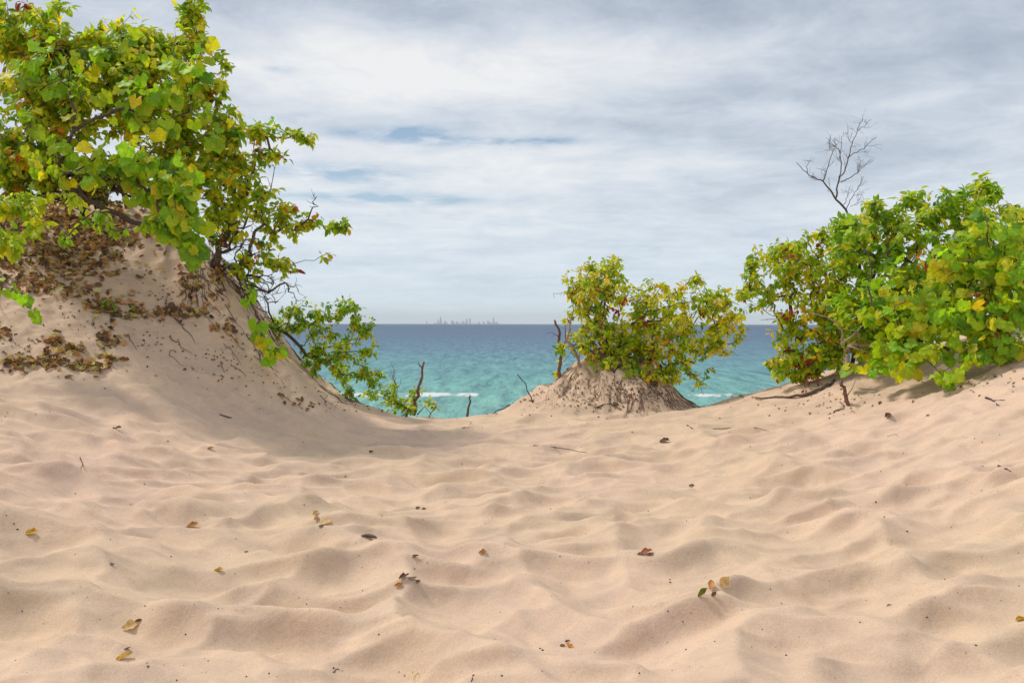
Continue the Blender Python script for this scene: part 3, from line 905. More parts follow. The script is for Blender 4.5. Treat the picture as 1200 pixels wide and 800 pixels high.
# ---- right bank
shrub('small_leaf_shrub', 'loose shrub with small dark leaves at the lake side of the right thicket', 'shrub',
      [(940, 448), (965, 440)],
      [(900, 300, 22, 16, 12.1, .4, 1), (880, 320, 16, 14, 12.1, .3, .8), (925, 290, 26, 12, 12.1, .4), (900, 345, 26, 24, 12.1, .4, 1), (945, 310, 40, 36, 12.1, .5, 1.2), (960, 360, 34, 36, 12.0, .5),
       (925, 385, 22, 26, 12.1, .4, .9), (922, 420, 24, 16, 12.0, .35, 1.1), (905, 440, 10, 8, 12.0, .2, .8), (960, 272, 20, 8, 12.1, .2, .8), (955, 415, 30, 20, 11.8, .3, 1.2), (935, 436, 26, 10, 11.9, .2, 1.1), (980, 395, 24, 30, 11.7, .3, 1.1), (872, 345, 10, 20, 12.1, .2, .9), (874, 375, 6, 10, 12.1, .1, .6), (886, 300, 10, 10, 12.1, .1, 1), (985, 425, 14, 8, 11.5, .15, 1), (988, 300, 20, 30, 11.8, .3, 1.2), (985, 345, 18, 24, 11.7, .3, 1)],
      520, 13, .085, {'green': 3.5, 'lime': 4.5, 'deep': .8, 'yellowgreen': 3.8, 'yellow': 1.0, 'orange': .12, 'red': .25}, seed=61, reach=.22, wander=.8,
      bare=40, bare_blobs=[(910, 350, 30, 40, 12.2, .3)])
shrub('tall_shrub', 'dense bright green shrub rising behind the grape leaves on the right bank', 'shrub',
      [(1010, 425), (1060, 425), (1120, 420)],
      [(1000, 300, 34, 40, 11.5, .5, 1), (1040, 270, 34, 30, 11.5, .5), (1090, 255, 40, 35, 11.5, .5, 1.1), (1135, 235, 36, 24, 11.5, .4, 1.1), (1150, 212, 16, 10, 11.4, .2, 1.1), (1165, 225, 12, 10, 11.4, .2, .8), (1060, 330, 60, 45, 11.4, .6, 1.1),
       (1140, 300, 55, 50, 11.4, .5), (1000, 370, 38, 36, 11.3, .4), (1060, 385, 45, 25, 11.3, .4), (985, 262, 16, 10, 11.6, .2, .7), (1022, 238, 14, 10, 11.5, .1, 1.2), (1015, 400, 30, 22, 11.2, .3, 1.1), (1035, 375, 35, 25, 11.0, .3, 1.1), (1000, 262, 20, 14, 11.5, .2, 1), (1065, 235, 16, 10, 11.5, .1, .8), (1100, 222, 18, 8, 11.5, .1, .9), (1190, 265, 22, 40, 11.4, .3)],
      760, 14, .10, GREENISH, seed=62, reach=.26, wander=.6)
rv, _ = shrub('grape_vine', 'thick grape vine with big round leaves spilling onto the sand of the right bank', 'vine',
      [(1060, 435), (1130, 422), (1180, 412)],
      [(1120, 310, 45, 40, 10.0, .35), (1170, 290, 40, 50, 9.8, .3, 1.2), (1085, 360, 42, 32, 10.0, .3), (1140, 370, 48, 34, 9.7, .3, 1.1), (1180, 360, 30, 36, 9.5, .25), (1062, 405, 30, 14, 10.0, .2, 1.2), (1110, 410, 40, 14, 9.7, .2, 1.1),
       (1105, 434, 12, 14, 9.5, .12, 1.3), (1030, 425, 12, 8, 10.3, .1, 1), (1000, 425, 10, 6, 10.8, .1, .6), (1048, 400, 24, 16, 10.2, .15, 1), (1075, 425, 16, 8, 9.9, .1, .9), (1058, 428, 16, 8, 9.9, .1, 1), (1150, 408, 25, 10, 9.5, .15), (1185, 245, 18, 12, 10.2, .2, 1), (1180, 400, 26, 14, 9.4, .12, 1.4), (1145, 420, 16, 8, 9.4, .1, 1), (1195, 330, 20, 50, 9.4, .2, 1), (1050, 330, 40, 30, 10.6, .3, .5), (1145, 255, 22, 16, 10.4, .2, .7), (1030, 355, 22, 22, 10.4, .2, .6), (1000, 270, 14, 26, 11.0, .15, .5)],
      480, 4.2, .124, dict(VINE, yellow=.5, yellowgreen=2.8), kind='grape', seed=63, reach=.28, droop=.9, petiole=.05, face=(-.05, -.9, .45))
o = part_leaves('red_foliage', rv, [(1090, 300, 40, 20, 10.6, .2), (1165, 385, 14, 12, 9.4, .1, 2), (1145, 345, 30, 8, 9.6, .1), (935, 360, 14, 16, 11.6, .2)], 70, .10, {'red': 2.2, 'orange': 1.2, 'yellow': 1}, OV, 64)
tag(o, 'scattered red and orange autumn leaves')
shrub('red_leaved_runner', 'little creeping runner with dark red leaves on the sand left of the driftwood', 'creeper',
      [(955, 452)], [(952, 444, 12, 5, 11.5, .1), (943, 450, 6, 4, 11.4, .1)], 14, 3, .06, {'red': 4, 'green': 1}, seed=65, reach=.1)
shrub('creeping_runner', 'small low green creeper at the foot of the slope right of the lake gap', 'creeper',
      [(870, 467)], [(868, 466, 6, 3, 12.7, .1)], 6, 3, .05, {'green': 3, 'yellowgreen': 2}, seed=66, reach=.08)

# bare dead sapling above the right thicket
r_ = np.random.default_rng(70)
Yb = 12.0
rt = hit(1010, 428)[0]; rt[1] = Yb; rt[2] = H(rt[0], Yb) - .1
def Z6(l): return [(850 + x * .2917, 120 + y * .2917) for x, y in l]


paths = [([(510, 475), (480, 425), (440, 380), (415, 345), (390, 315), (355, 298), (330, 285), (285, 240)], .017, .004),
         ([(445, 380), (446, 345), (455, 315), (475, 275), (492, 235), (498, 195), (512, 158), (530, 110), (552, 62)], .013, .003),
         ([(390, 315), (398, 280), (402, 240), (410, 205), (418, 180)], .008, .003), ([(452, 322), (456, 280), (454, 232), (442, 195), (418, 185), (390, 176)], .009, .003),
         ([(462, 318), (490, 305), (525, 285), (548, 255), (576, 232)], .008, .003), ([(492, 222), (515, 200), (545, 188), (562, 165), (580, 150)], .007, .003),
         ([(485, 425), (500, 385), (520, 350), (540, 300)], .006, .0025), ([(455, 232), (470, 190), (482, 150), (500, 100)], .006, .0025), ([(330, 285), (318, 262), (322, 238)], .005, .0025),
         ([(530, 112), (552, 96), (576, 70)], .005, .0025), ([(418, 185), (425, 160), (420, 130)], .004, .002), ([(510, 160), (494, 135), (490, 112)], .004, .002),
         ([(470, 410), (478, 380), (480, 340)], .005, .002), ([(500, 415), (530, 405), (552, 385)], .004, .002), ([(530, 285), (525, 262), (545, 232)], .004, .002), ([(600, 400), (585, 375), (575, 372)], .004, .002)]
e = empty('bare_sapling', (rt[0], rt[1], rt[2] + .1)); tag(e, 'leafless dead sapling with fine twigs standing above the right thicket', 'dead tree')
trunk = np.array([tuple(rt), tuple(P(1012, 360, Yb)), tuple(P(1006, 300, Yb)), tuple(P(*Z6([(510, 475)])[0], Yb))])
T = Tubes(); T.add(trunk, [.03, .026, .022, .017], 6); T.build('trunk', barkM, e)
T = Tubes()
for pth, ra, rb in paths[:-1]:
    q = np.array(PP(Z6(pth), Yb)); tt = np.linspace(0, 1, len(q)); d0 = r_.uniform(-.3, .3) if ra < .012 else 0
    q[:, 1] += d0 * tt
    m_ = len(q) * 3; ti_ = np.linspace(0, len(q) - 1, m_); i_ = np.minimum(ti_.astype(int), len(q) - 2); u_ = (ti_ - i_)[:, None]
    q2 = q[i_] * (1 - u_) + q[i_ + 1] * u_; q2[1:-1] += r_.normal(size=(m_ - 2, 3)) * .006
    T.add(q2, np.linspace(ra, rb, m_), 5)
    for k in range(int(len(q) * .9)):
        j = r_.integers(m_ // 4, m_ - 1); dv = nrm(q2[min(j + 2, m_ - 1)] - q2[max(0, j - 1)]); sv = nrm(np.cross(dv, r_.normal(size=3)) * .8 + dv * .7)
        L0 = r_.uniform(.06, .2); p1 = q2[j] + sv * L0 * .5 + r_.normal(size=3) * .01; p2 = q2[j] + sv * L0 + np.array([0, 0, .03]) + r_.normal(size=3) * .02
        T.add([q2[j], p1, p2], [.0028, .0022, .0013], 4)
        for z_ in range(2): T.add([p1, p1 + (p2 - p1) * .6 + r_.normal(size=3) * .03, p1 + (p2 - p1) + r_.normal(size=3) * .05], [.0018, .0015, .0011], 4)
T.build('branches', barkM, e)

# green sprig on the bank, sprigs in the sand
shrub('green_seedling', 'tiny green seedling among the brown litter in the middle of the left bank', 'seedling',
      [(130, 368)], [(126, 354, 8, 5, 0, 0) if False else (126, 356, 9, 6, float(hit(130, 366)[0][1]), .05), (152, 360, 5, 5, float(hit(150, 368)[0][1]), .04)], 8, 3, .085, {'green': 3, 'lime': 1.5}, seed=71, reach=.08)
h0 = float(hit(488, 799)[0][1])
shrub('green_seedling', 'tiny green sprout at the bottom edge of the sand', 'seedling',
      [(488, 799)], [(488, 796, 3, 3, h0, .01)], 3, 2, .018, {'lime': 2, 'green': 1}, seed=72, reach=.03, r0=.0006, petiole=.004)

# ------------------------------------------------------------------ litter on the banks (uncountable)
def litter(name, label, patches, n, size, mix, seed, cat, lift=.008):
    r_ = np.random.default_rng(seed)
    B = np.array([p[:4] for p in patches], float); wt = np.array([p[2] * p[3] * (p[4] if len(p) > 4 else 1) for p in patches]); wt /= wt.sum()
    k = r_.choice(len(B), n, p=wt)
    ang = r_.uniform(0, 2 * np.pi, n); rad = r_.uniform(0, 1, n) ** .6 * np.where(r_.uniform(0, 1, n) < .36, r_.uniform(.9, 2.4, n), 1)
    h = hit(B[k, 0] + np.cos(ang) * rad * B[k, 2], B[k, 1] + np.sin(ang) * rad * B[k, 3], 6, 15)
    g = gnormal(h[:, 0], h[:, 1])
    nor = nrm(g + r_.normal(size=(n, 3)) * .28); tip = r_.normal(size=(n, 3)); tip = tip - (tip * nor).sum(1, keepdims=True) * nor
    V, F, C_, U_ = leaves_arrays([(tv * np.array([1, 1, .6]), tf) for tv, tf in CU], h + g * lift, tip, nor, size * r_.uniform(.45, 1.25, n), np.clip(pick_colors(n, r_, mix) * (1 + r_.normal(size=(n, 1)) * .3), .01, .6), r_)
    o = mesh_from(name, V, F, dryM, None, colors=C_, uv=U_)
    tag(o, label, cat, kind='stuff')


PAL.update({'rust': (.50, .24, .09), 'tan': (.66, .44, .20), 'umber': (.18, .105, .07), 'straw': (.62, .42, .13)})
litter('leaf_litter', 'brown and rust dead leaves strewn over the left bank under the vines',
       [(60, 262, 95, 42, 1.7), (20, 300, 60, 24, 1.4), (110, 285, 45, 26, 1.5), (95, 318, 45, 12, .9), (150, 235, 40, 25, .8), (30, 335, 40, 10, .9), (75, 342, 40, 8, 1.4), (122, 360, 26, 9, 2.2), (150, 368, 22, 7, 1.8), (207, 367, 26, 7, 2.2), (230, 370, 14, 6, 1.5),
        (10, 393, 16, 4, 1.6), (62, 400, 14, 8, 1.6), (78, 412, 14, 6, 2.4), (20, 428, 22, 4, 2.4), (55, 425, 26, 5, 2.6), (105, 432, 26, 7, 2.6), (128, 398, 14, 10, 1.6), (125, 422, 12, 4, 1.8),
        (222, 325, 14, 26, 1.1), (255, 340, 14, 20, 1.0), (265, 385, 16, 12, .8), (345, 472, 16, 4, 1.4), (10, 438, 8, 3, 1.2), (260, 310, 20, 18, 1)],
       2500, .10, {'rust': 4, 'brown': 2, 'tan': 2.5, 'umber': 2, 'straw': 1}, 81, 'leaf litter')
litter('bark_crumbs', 'dark crumbs of bark and twig scattered thinly over banks and hummock foot',
       [(180, 420, 190, 40, .08), (300, 430, 60, 30, .3), (310, 400, 22, 20, .8), (200, 345, 30, 10, 1), (175, 405, 20, 10, .8), (250, 420, 14, 8, 1), (20, 405, 30, 14, 1), (380, 455, 60, 22, .3), (180, 330, 60, 50, .2), (80, 380, 100, 40, .15), (690, 465, 80, 14, 1.4), (740, 472, 60, 8, 1.2), (760, 452, 36, 16, 2), (675, 440, 16, 12, 1), (722, 455, 20, 10, 1.2), (708, 472, 30, 6, 1), (960, 470, 80, 16, .5), (1140, 450, 60, 14, .4), (400, 478, 60, 8, .9)],
       1100, .036, {'umber': 4, 'brown': 2, 'rust': 1}, 82, 'debris', .003)
# fine crumbs spread over the open sand
r_ = np.random.default_rng(83)
px = r_.uniform(-20, 1220, 330); py = 480 + 330 * r_.uniform(0, 1, 330) ** 1.3
litter_pts = hit(px, py)
V_, F_, n0 = [], [], 0
for p in litter_pts:
    s = r_.uniform(.0012, .0036) * r_.uniform(.6, 1.5) * (1 + p[1] * .12); q = np.array([[1, 0, 0], [-.5, .8, 0], [-.6, -.7, 0], [0, 0, .7], [0, 0, -.6]]) * s * r_.uniform(.6, 1.5, (5, 3))
    V_.append(q + p + np.array([0, 0, s * .3])); F_.append(np.array([[0, 1, 3], [1, 2, 3], [2, 0, 3], [1, 0, 4], [2, 1, 4], [0, 2, 4]]) + n0); n0 += 5
o = mesh_from('sand_grit', np.concatenate(V_), np.concatenate(F_), twigM, None, smooth=False)
tag(o, 'tiny dark specks of grit sprinkled over the open sand', 'grit', kind='stuff')

# roots and fibres exposed on the left bank
r_ = np.random.default_rng(84)
T = Tubes()
st = hit(np.concatenate([r_.uniform(205, 290, 100), r_.uniform(290, 350, 30), r_.uniform(350, 420, 16), r_.uniform(150, 320, 20)]),
         np.concatenate([r_.uniform(275, 350, 100), r_.uniform(350, 420, 30), r_.uniform(425, 465, 16), r_.uniform(330, 440, 20)]), 9, 15)
for ln in drape(st, r_, .45, .05, 1.5, .010):
    m_ = r_.integers(4, len(ln) + 1); T.add(ln[:m_], np.linspace(r_.uniform(.003, .008), .0018, m_), 4)
o = T.build_top('root_fibres', twigM, st[0]); tag(o, 'dark root fibres lying over the steep sand of the left bank', 'roots', kind='stuff')

# ------------------------------------------------------------------ single dead leaves, chips and twigs on the open sand
mats_leaf = {}


def curl(name, label, cat, px, py, size, tone, seed, rot=None, tilt=.2, group=None, flat=1.0, parts=None):
    h = hit(px, py)[0]; g = gnormal(h[0:1], h[1:2])[0]
    r_ = np.random.default_rng(seed)
    tv, tf = tpl_curl(seed)
    flat = .6 if tilt < 1 else .8
    a = r_.uniform(0, 6.28) if rot is None else rot
    tip = np.array([math.cos(a), math.sin(a), tilt]); nor = g + r_.normal(size=3) * .2
    V, F, C_, U_ = leaves_arrays([(tv * np.array([1, 1, flat]), tf)], np.zeros((1, 3)), tip[None], nor[None], np.array([size]), np.array([PAL[tone] if isinstance(tone, str) else tone]), r_)
    V[:, 2] += size * .02 - min(0, V[:, 2].min()) * .6
    C_ = np.clip(C_ * (1 + .5 * (pn(V[:, 0] * 90 + seed, V[:, 1] * 90)[:, None])), .01, .7)
    me_obj = mesh_from(name, V, F, dryM, None, colors=C_, uv=U_, loc=tuple(h))
    tag(me_obj, label, cat, group)
    return me_obj


G = 'dead leaves lying on the open sand'
PAL['leafyellow'] = (.60, .36, .03); PAL['olive'] = (.20, .22, .04); PAL['pinkrust'] = (.55, .20, .12)
for d in [
    ('small yellow-brown leaf near the left edge of the sand', 38, 628, .075, 'leafyellow', 0.1),
    ('curled rust-brown leaf in the hollow left of centre, above the yellow leaf', 226, 618, .085, 'rust', .2),
    ('folded tan leaf with a black tip, upper of the pair left of the bark chip', 370, 602, .085, 'straw', 1.4),
    ('thin split tan leaf just below right of the folded tan leaf', 383, 615, .07, 'tan', .3),
    ('bright yellow leaf lying alone in the left foreground', 257, 669, .055, 'leafyellow', 0.),
    ('large crumpled brown leaf in the lower left foreground', 155, 736, .085, 'tan', .6),
    ('long narrow dry leaf lowest in the left foreground', 146, 773, .075, 'straw', .9),
    ('small orange-brown leaf high on the sand at left, in the far ripples', 247, 527, .07, 'rust', .1),
    ('small dark curled leaf on the ripples at far left', 137, 504, .09, 'umber', .2),
    ('brown leaf right below the bark chip in the centre', 487, 655, .045, 'brown', .1),
    ('small rust leaf in a hollow right of the bark chip', 566, 648, .055, 'rust', .5),
    ('orange leaf lying beside the black crumpled leaf in the centre foreground', 468, 688, .045, 'orange', .3),
    ('black crumpled leaf in the centre foreground', 474, 681, .065, 'umber', .7),
    ('pinkish orange leaf amid twig scraps right of centre', 758, 648, .08, 'pinkrust', .2),
    ('orange-brown leaf in the lower centre foreground', 668, 758, .05, 'orange', 2.2),
    ('upright rust leaf standing on its edge in the right foreground', 834, 691, .06, 'rust', 1.4),
    ('olive green leaf scrap left of the upright rust leaf', 824, 700, .06, 'olive', .1),
    ('long tan leaf right of the upright rust leaf', 850, 691, .075, 'tan', .5),
    ('yellow leaf at the right edge of the sand', 1197, 726, .05, 'leafyellow', .1),
    ('dark brown curled leaf on the far ripples below the hummock', 779, 518, .12, 'umber', .1),
    ('small dark leaf scrap below the dark curled leaf right of centre', 811, 570, .06, 'umber', .4),
    ('dark curled leaf on the far ripples below the right grape vine', 1041, 489, .10, 'umber', .4),
    ('brown chip of leaf on the crest in the lower right foreground', 1043, 709, .035, 'brown', .2),
    ('dark scrap on the far ripples left of centre', 435, 531, .055, 'umber', .2),
    ('left one of two dark specks of leaf above the bark chip', 490, 596, .035, 'umber', .2),
    ('right one of two dark specks of leaf above the bark chip', 497, 597, .035, 'umber', .9),
    ('tiny black scrap between the large crumpled leaf and the lowest narrow leaf', 150, 763, .03, 'umber', .1),
    ('tiny brown scrap touching the right side of the large crumpled leaf', 163, 731, .035, 'brown', .3),
    ('brown leaf fragment under the black tip of the folded tan leaf', 372, 609, .045, 'rust', .3),
    ('dark fragment left of the split tan leaf', 377, 618, .035, 'umber', .3),
    ('dark scrap right of the black crumpled leaf', 484, 682, .045, 'umber', .3),
    ('small dark scrap farthest right beside the black crumpled leaf', 490, 687, .03, 'umber', .3),
    ('magenta-red scrap under the pinkish orange leaf', 763, 651, .04, (.30, .04, .10), .1),
    ('dark scrap at the left end of the pinkish orange leaf', 751, 650, .04, 'umber', .1),
    ('black scrap left of the orange leaf in the lower centre foreground', 660, 758, .028, 'umber', .1),
    ('black scrap above the orange leaf in the lower centre foreground', 666, 753, .028, 'umber', .1),
    ('dark scrap under the upright rust leaf', 837, 697, .035, 'umber', .1),
    ('dark scrap in the shaded hollow left of the yellow foreground leaf', 289, 648, .03, 'umber', .2),
]:
    curl('dead_leaf', d[0], 'dead leaf', d[1], d[2], d[3], d[4], int(d[1]), rot=d[5], group=G, tilt=.04 if 'upright' not in d[0] else .8)

# bark chip
h = hit(433, 634)[0]
bm_pts = np.array([(-.055, .02, .012), (-.03, .012, .016), (0, .004, .017), (.03, -.006, .014), (.052, -.018, .008)])
T = Tubes(); T.add(bm_pts, [.004, .010, .012, .010, .005], 7); T.add(bm_pts[1:4] + np.array([.008, -.010, -.006]), [.003, .006, .004], 5)
o = T.build_top('bark_chip', barkM, (0, 0, 0)); o.location = tuple(h)
tag(o, 'flat grey-brown bark chip on the sand left of centre', 'bark chip')
# pebble / shell
h = hit(131, 663)[0]
tv = []
T = Tubes(); a_ = np.linspace(0, 2 * np.pi, 14); 
T.add(np.stack([np.cos(a_) * .014, np.sin(a_) * .009, np.full(14, .004)], -1), .0035, 5)
T.add(np.array([(-.011, 0, .003), (0, 0, .007), (.011, 0, .003)]), [.004, .008, .004], 8)
o = T.build_top('pebble', bark_mat('grey_stone', (.10, .10, .10), (.30, .29, .28), 200), (0, 0, 0)); o.location = tuple(h)
tag(o, 'small grey oval pebble in the left foreground', 'pebble')

GT = 'twigs lying on the open sand'
for i, (lab, pts, r0) in enumerate([
    ('short curved twig in a hollow high in the left sand', [(94, 538), (97, 546), (95, 553)], .004),
    ('dark twig lying on the far ripples below the left bank foot', [(258, 487), (268, 491), (272, 491)], .009),
    ('small yellowish forked twig on the rim below the grey stub', [(542, 502), (549, 501), (552, 495)], .008),
    ('long hair-thin twig stretched over the ripples right of the hummock', [(805, 498), (815, 503), (850, 502), (885, 501), (901, 506)], .006),
    ('dark curved twig below the brown stub', [(972, 490), (978, 482), (990, 479)], .009),
    ('dark forked twig on the right bank near the edge of the grape vine', [(1155, 466), (1164, 469), (1171, 475)], .010),
    ('short twig on the shadowed hollow at the right edge', [(1170, 545), (1178, 549), (1185, 552)], .006),
    ('small twig at the bottom edge right of centre', [(553, 800), (555, 796), (556, 792)], .0022),
    ('tiny twig at the bottom edge in the left foreground', [(391, 791), (396, 789), (400, 788)], .002),
    ('thin pale twig on the rim right of the brown stub', [(1040, 511), (1050, 509), (1054, 512)], .004),
    ('dark twig on the sand left of the upright dead stick', [(410, 470), (420, 477), (432, 474)], .008),
    ('thin twig on the rim below the middle hummock', [(625, 523), (650, 525), (688, 532)], .006),
    ('dark twig at the foot of the right side of the hummock', [(700, 478), (715, 474), (728, 480)], .012),
]):
    g_ = ground_line(pts, r0 * .6)
    o = stick('fallen_twig', lab, 'twig', g_, [r0, r0 * .9, r0 * .5], twigM if 'yellow' not in lab and 'pale' not in lab else barkD, k=5, group=GT, jitter=r0 * .4, seed=100 + i,
          forks=[([g_[1], tuple(np.array(g_[1]) + np.array([r0 * 6, -r0 * 9, r0 * 1.5]))], r0 * .6)] if 'forked' in lab else ())

# ------------------------------------------------------------------ far city
cityM, nt, out = new_mat('pale_concrete_glass')
b = N(nt, 'ShaderNodeBsdfPrincipled'); b.inputs['Roughness'].default_value = .7
geo = N(nt, 'ShaderNodeNewGeometry'); mpn = N(nt, 'ShaderNodeMapping'); mpn.inputs['Scale'].default_value = (.02, .02, .25); L(nt, geo.outputs['Position'], mpn.inputs['Vector'])
L(nt, ramp(nt, noise(nt, mpn.outputs[0], 1, 2), [(.4, (.22, .27, .30)), (.6, (.34, .38, .42))]), b.inputs['Base Color']); L(nt, b.outputs[0], out.inputs[0])
D = 48000.


def tower(px, hpx, wpx, label, steps=((1, 1),), masts=(), group=None, taper=1.0, dY=0):
    D_ = D + dY; x = (px - 600) / 1000 * D_; w = wpx / 1000 * D_; Hh = hpx / 1000 * D_
    V = []; F = []
    z0 = 0
    for (fw, fh) in steps:       # each step: width share, top height share
        z1 = Hh * fh; a = w * fw / 2; bq = a * (taper if fh == 1 else 1); n = len(V)
        V += [(-a, -a, z0), (a, -a, z0), (a, a, z0), (-a, a, z0), (-bq, -bq, z1), (bq, -bq, z1), (bq, bq, z1), (-bq, bq, z1)]
        F += [(n, n + 1, n + 5, n + 4), (n + 1, n + 2, n + 6, n + 5), (n + 2, n + 3, n + 7, n + 6), (n + 3, n, n + 4, n + 7), (n + 4, n + 5, n + 6, n + 7)]
        z0 = z1
    loc = (x, D_, LAKE + 2)
    if masts:
        e = empty('skyscraper', loc); tag(e, label, 'skyscraper', group)
        mesh_from('tower_shaft', V, np.array(F), cityM, e, smooth=False)
        for (mx_, mh) in masts:
            T = Tubes(); T.add([(mx_ * w, 0, Hh), (mx_ * w, 0, Hh * (1 + mh / 2)), (mx_ * w, 0, Hh * (1 + mh))], [7, 5, 3], 6); V2 = np.concatenate(T.V)
            mesh_from('mast', V2, [np.concatenate(T.F), np.concatenate(T.capl)], cityM, e)
    else:
        o = mesh_from('skyscraper', V, np.array(F), cityM, None, smooth=False, loc=loc); tag(o, label, 'skyscraper', group)


GC = 'towers of the hazy city skyline across the lake'
tower(516.4, 8.2, 2.2, 'tallest stepped tower with twin masts at the left of the far skyline', ((1, .55), (.75, .78), (.5, 1)), ((-.12, .18), (.12, .2)), GC)
tower(513.2, 4.6, 1.4, 'narrow tower just left of the tallest far tower', ((1, .8), (.6, 1)), (), GC)
tower(578.4, 7.0, 2.1, 'tapering tower with twin masts at the right end of the far skyline', ((1, 1),), ((-.1, .25), (.1, .25)), GC, taper=.6)
tower(547.0, 6.2, 1.9, 'stepped spired tower, left one of the middle pair of the far skyline', ((1, .6), (.7, .85), (.45, 1)), ((0, .25),), GC)
tower(550.8, 6.3, 1.6, 'plain square tower, right one of the middle pair of the far skyline', ((1, 1),), (), GC)
tower(521.5, 3.6, 2.2, 'stocky tower just right of the tallest far tower', ((1, .8), (.8, 1)), (), GC)
tower(530.2, 3.8, 3.2, 'broad block midway between the tallest tower and the middle pair', ((1, .85), (.7, 1)), (), GC)
tower(535.2, 2.9, 2.0, 'small block right of the broad block in the far skyline', ((1, 1),), (), GC)
tower(542.5, 3.8, 1.8, 'medium tower left of the middle pair in the far skyline', ((1, .85), (.6, 1)), (), GC)
tower(572.2, 3.9, 2.2, 'medium tower left of the tapering right-end tower', ((1, .9), (.6, 1)), (), GC)
tower(561.2, 2.6, 1.6, 'low block right of the middle pair in the far skyline', ((1, 1),), (), GC)
tower(566.4, 2.8, 1.6, 'low block midway between the middle pair and the right-end tower', ((1, 1),), (), GC)
tower(581.8, 2.8, 1.6, 'low block right of the tapering right-end tower', ((1, 1),), (), GC)
tower(500.0, 3.0, 1.3, 'isolated low tower far left of the main skyline', ((1, 1),), (), GC)
r_ = np.random.default_rng(90)
for k in range(34):
    tower(r_.uniform(507, 586), r_.uniform(1.0, 2.1), r_.uniform(1.0, 2.4), 'low hazy block among the towers of the far skyline', ((1, 1),), (), 'low blocks of the far skyline', dY=float(r_.uniform(200, 900)))
# low far shore under the city
Vs = []; Fs = []
xx = np.linspace(-9500, 6000, 60); hh = 6 + 10 * np.abs(fbm(xx * .0008, xx * 0, 3)); hh[:6] *= np.linspace(0, 1, 6); hh[-8:] *= np.linspace(1, 0, 8)
for i, (x_, h_) in enumerate(zip(xx, hh)):
    Vs += [(x_, D - 300, LAKE - .5), (x_, D + 100, LAKE + h_), (x_, D + 2500, LAKE + h_ * .8), (x_, D + 3000, LAKE - .5)]
for i in range(59):
    for k in range(3):
        a0 = i * 4 + k; Fs.append((a0, a0 + 4, a0 + 5, a0 + 1))
o = mesh_from('far_shore', Vs, np.array(Fs), cityM); tag(o, 'faint low shore below the hazy skyline', 'shore', kind='structure')

# ------------------------------------------------------------------ haze
hz, nt, out = new_mat('lake_air')
v = N(nt, 'ShaderNodeVolumePrincipled'); v.inputs['Density'].default_value = 2.2e-5; v.inputs['Color'].default_value = (.90, .97, 1.0, 1)
v.inputs['Anisotropy'].default_value = 0.0
L(nt, v.outputs[0], out.inputs['Volume'])
B = 64000.; z0 = float(GZ.min()) - 1.; z1 = 640.
Vh = [(-B, -B, z0), (B, -B, z0), (B, B, z0), (-B, B, z0), (-B, -B, z1), (B, -B, z1), (B, B, z1), (-B, B, z1)]
Fh = np.array([(0, 3, 2, 1), (4, 5, 6, 7), (0, 1, 5, 4), (1, 2, 6, 5), (2, 3, 7, 6), (3, 0, 4, 7)])
o = mesh_from('haze', Vh, Fh, hz, None, smooth=False); tag(o, 'thin bluish haze over the lake', 'haze', kind='stuff')

# ------------------------------------------------------------------ sky and sun
SUN_EL, SUN_AZ = math.radians(54), math.radians(-68)     # azimuth from +Y towards +X
w = bpy.data.worlds.new('World'); scene.world = w; w.use_nodes = True
nt = w.node_tree; nt.nodes.clear()
out = nt.nodes.new('ShaderNodeOutputWorld'); bg = nt.nodes.new('ShaderNodeBackground')
STR = .10
bg.inputs['Strength'].default_value = STR
sky = nt.nodes.new('ShaderNodeTexSky'); sky.sky_type = 'NISHITA'; sky.sun_disc = False; sky.sun_elevation = SUN_EL; sky.sun_rotation = SUN_AZ
sky.air_density = 1.0; sky.dust_density = 1.0; sky.ozone_density = 1.5
tc = nt.nodes.new('ShaderNodeTexCoord'); sp = nt.nodes.new('ShaderNodeSeparateXYZ'); L(nt, tc.outputs['Generated'], sp.inputs[0])
X_, Y_, Z_ = sp.outputs
zc = math_(nt, 'ADD', math_(nt, 'MAXIMUM', Z_, 0.0), .10)
cx_ = math_(nt, 'DIVIDE', X_, zc); cy_ = math_(nt, 'DIVIDE', Y_, zc)
cv = nt.nodes.new('ShaderNodeCombineXYZ'); L(nt, math_(nt, 'MULTIPLY', cx_, .9), cv.inputs[0]); L(nt, cy_, cv.inputs[1])
az = math_(nt, 'ARCTAN2', X_, Y_); el = math_(nt, 'ARCSINE', Z_)


def gauss(a0, e0, wa, we):
    a = math_(nt, 'DIVIDE', math_(nt, 'SUBTRACT', az, a0), wa); e_ = math_(nt, 'DIVIDE', math_(nt, 'SUBTRACT', el, e0), we)
    s = math_(nt, 'ADD', math_(nt, 'MULTIPLY', a, a), math_(nt, 'MULTIPLY', e_, e_))
    return math_(nt, 'EXPONENT', math_(nt, 'MULTIPLY', s, -1.0))


def addn(items):
    r = None
    for k, gz in items:
        t_ = math_(nt, 'MULTIPLY', gz, k); r = t_ if r is None else math_(nt, 'ADD', r, t_)
    return r


def px2(px, py): return math.atan((px - 600) / 1000), math.atan((HOR - py) / 1000 * math.cos(math.atan((px - 600) / 1000)))


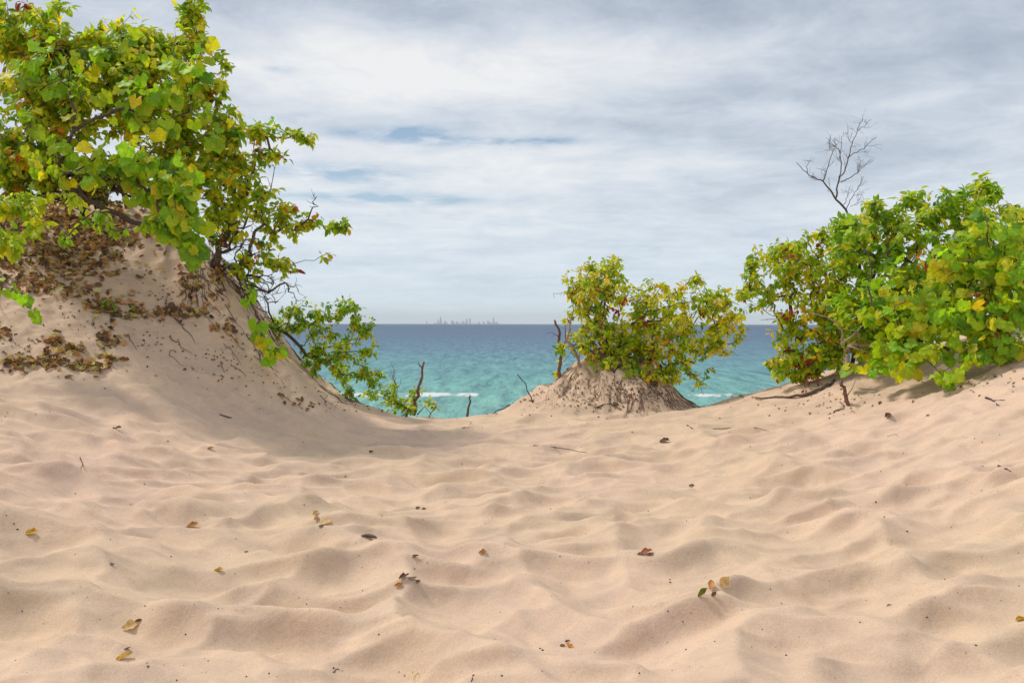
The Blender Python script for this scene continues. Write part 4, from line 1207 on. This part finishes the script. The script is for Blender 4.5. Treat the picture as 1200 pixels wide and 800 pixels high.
n1 = noise(nt, cv.outputs[0], .8, 8, .6, .5)
n2 = noise(nt, cv.outputs[0], 3.6, 8, .68, .4)
tone = math_(nt, 'ADD', math_(nt, 'MULTIPLY', math_(nt, 'SUBTRACT', n1, .5), 1.45), math_(nt, 'MULTIPLY', math_(nt, 'SUBTRACT', n2, .5), 1.0))
places = []
for px_, py_, sx, sy, k in ((520, 80, .30, .040, .44), (430, 205, .17, .05, .20), (640, 190, .16, .03, .22), (560, 265, .3, .03, .10), (930, 130, .20, .012, .20), (850, 60, .14, .02, .10),
                            (640, 8, .5, .035, -.30), (1050, 60, .22, .07, -.18), (760, 150, .12, .03, -.20), (1080, 180, .16, .06, -.18), (300, 40, .08, .03, -.10), (620, 330, .6, .045, -.06), (900, 240, .2, .04, -.04)):
    a0, e0 = px2(px_, py_); places.append((k, gauss(a0, e0, sx, sy)))
tone = math_(nt, 'ADD', tone, addn(places))
tone = math_(nt, 'ADD', tone, .56)
S = 1 / STR
cloud = ramp(nt, tone, [(0.0, (.34, .40, .50)), (.28, (.46, .52, .62)), (.5, (.59, .65, .74)), (.74, (.74, .77, .82)), (1.0, (.88, .88, .89))])
# holes in the cloud deck
holes = []
for px_, py_, sx, sy, k in ((475, 158, .065, .010, 1.1), (590, 166, .10, .005, 1.2), (400, 203, .085, .010, 1.1), (455, 233, .11, .007, 1.3), (405, 156, .02, .006, .6), (325, 80, .02, .006, .5)):
    a0, e0 = px2(px_, py_); holes.append((k, gauss(a0, e0, sx, sy)))
hn = noise(nt, cv.outputs[0], 4.5, 5, .65, .3)
hole = math_(nt, 'MULTIPLY', addn(holes), math_(nt, 'MULTIPLY', math_(nt, 'SUBTRACT', hn, .34), 4.5), clamp=True)
hole = math_(nt, 'MULTIPLY', hole, .85, clamp=True)
skyblue = mixc(nt, 1.0, sky.outputs[0], (.62, .84, .95), 'MULTIPLY')
mx = mixc(nt, hole, mixc(nt, 1.0, cloud, (S, S, S), 'MULTIPLY'), skyblue)
# low veil near the horizon
veil = math_(nt, 'EXPONENT', math_(nt, 'MULTIPLY', math_(nt, 'MAXIMUM', el, 0), -8.5))
mx = mixc(nt, math_(nt, 'MULTIPLY', veil, .85), mx, (.84 * S, .97 * S, 1.06 * S))
for nd in nt.nodes:
    if nd.type == 'MIX': nd.clamp_result = False
L(nt, mx, bg.inputs['Color']); L(nt, bg.outputs[0], out.inputs[0])

sun = bpy.data.lights.new('sun', 'SUN'); sun.energy = 2.8; sun.angle = math.radians(8); sun.color = (1, .93, .82)
so = bpy.data.objects.new('sun', sun); col.objects.link(so)
dirv = Vector((math.sin(SUN_AZ) * math.cos(SUN_EL), math.cos(SUN_AZ) * math.cos(SUN_EL), math.sin(SUN_EL)))
so.rotation_euler = dirv.to_track_quat('Z', 'Y').to_euler(); so.location = dirv * 30

# ------------------------------------------------------------------ camera
cam = bpy.data.cameras.new('camera'); co = bpy.data.objects.new('camera', cam); col.objects.link(co)
cam.sensor_width = 36; cam.lens = 30; cam.shift_y = -(400 - HOR) / 1200
co.location = (0, 0, CZ); co.rotation_euler = (math.radians(90), math.radians(-.11), 0)
cam.clip_start = .05; cam.clip_end = 250000
scene.camera = co
scene.view_settings.view_transform = 'Standard'; scene.view_settings.look = 'None'; scene.view_settings.gamma = 1; scene.view_settings.exposure = 0
scene.render.engine = 'CYCLES'
scene.cycles.max_bounces = 5; scene.cycles.transmission_bounces = 4; scene.cycles.diffuse_bounces = 3; scene.cycles.volume_bounces = 0
scene.cycles.use_denoising = True
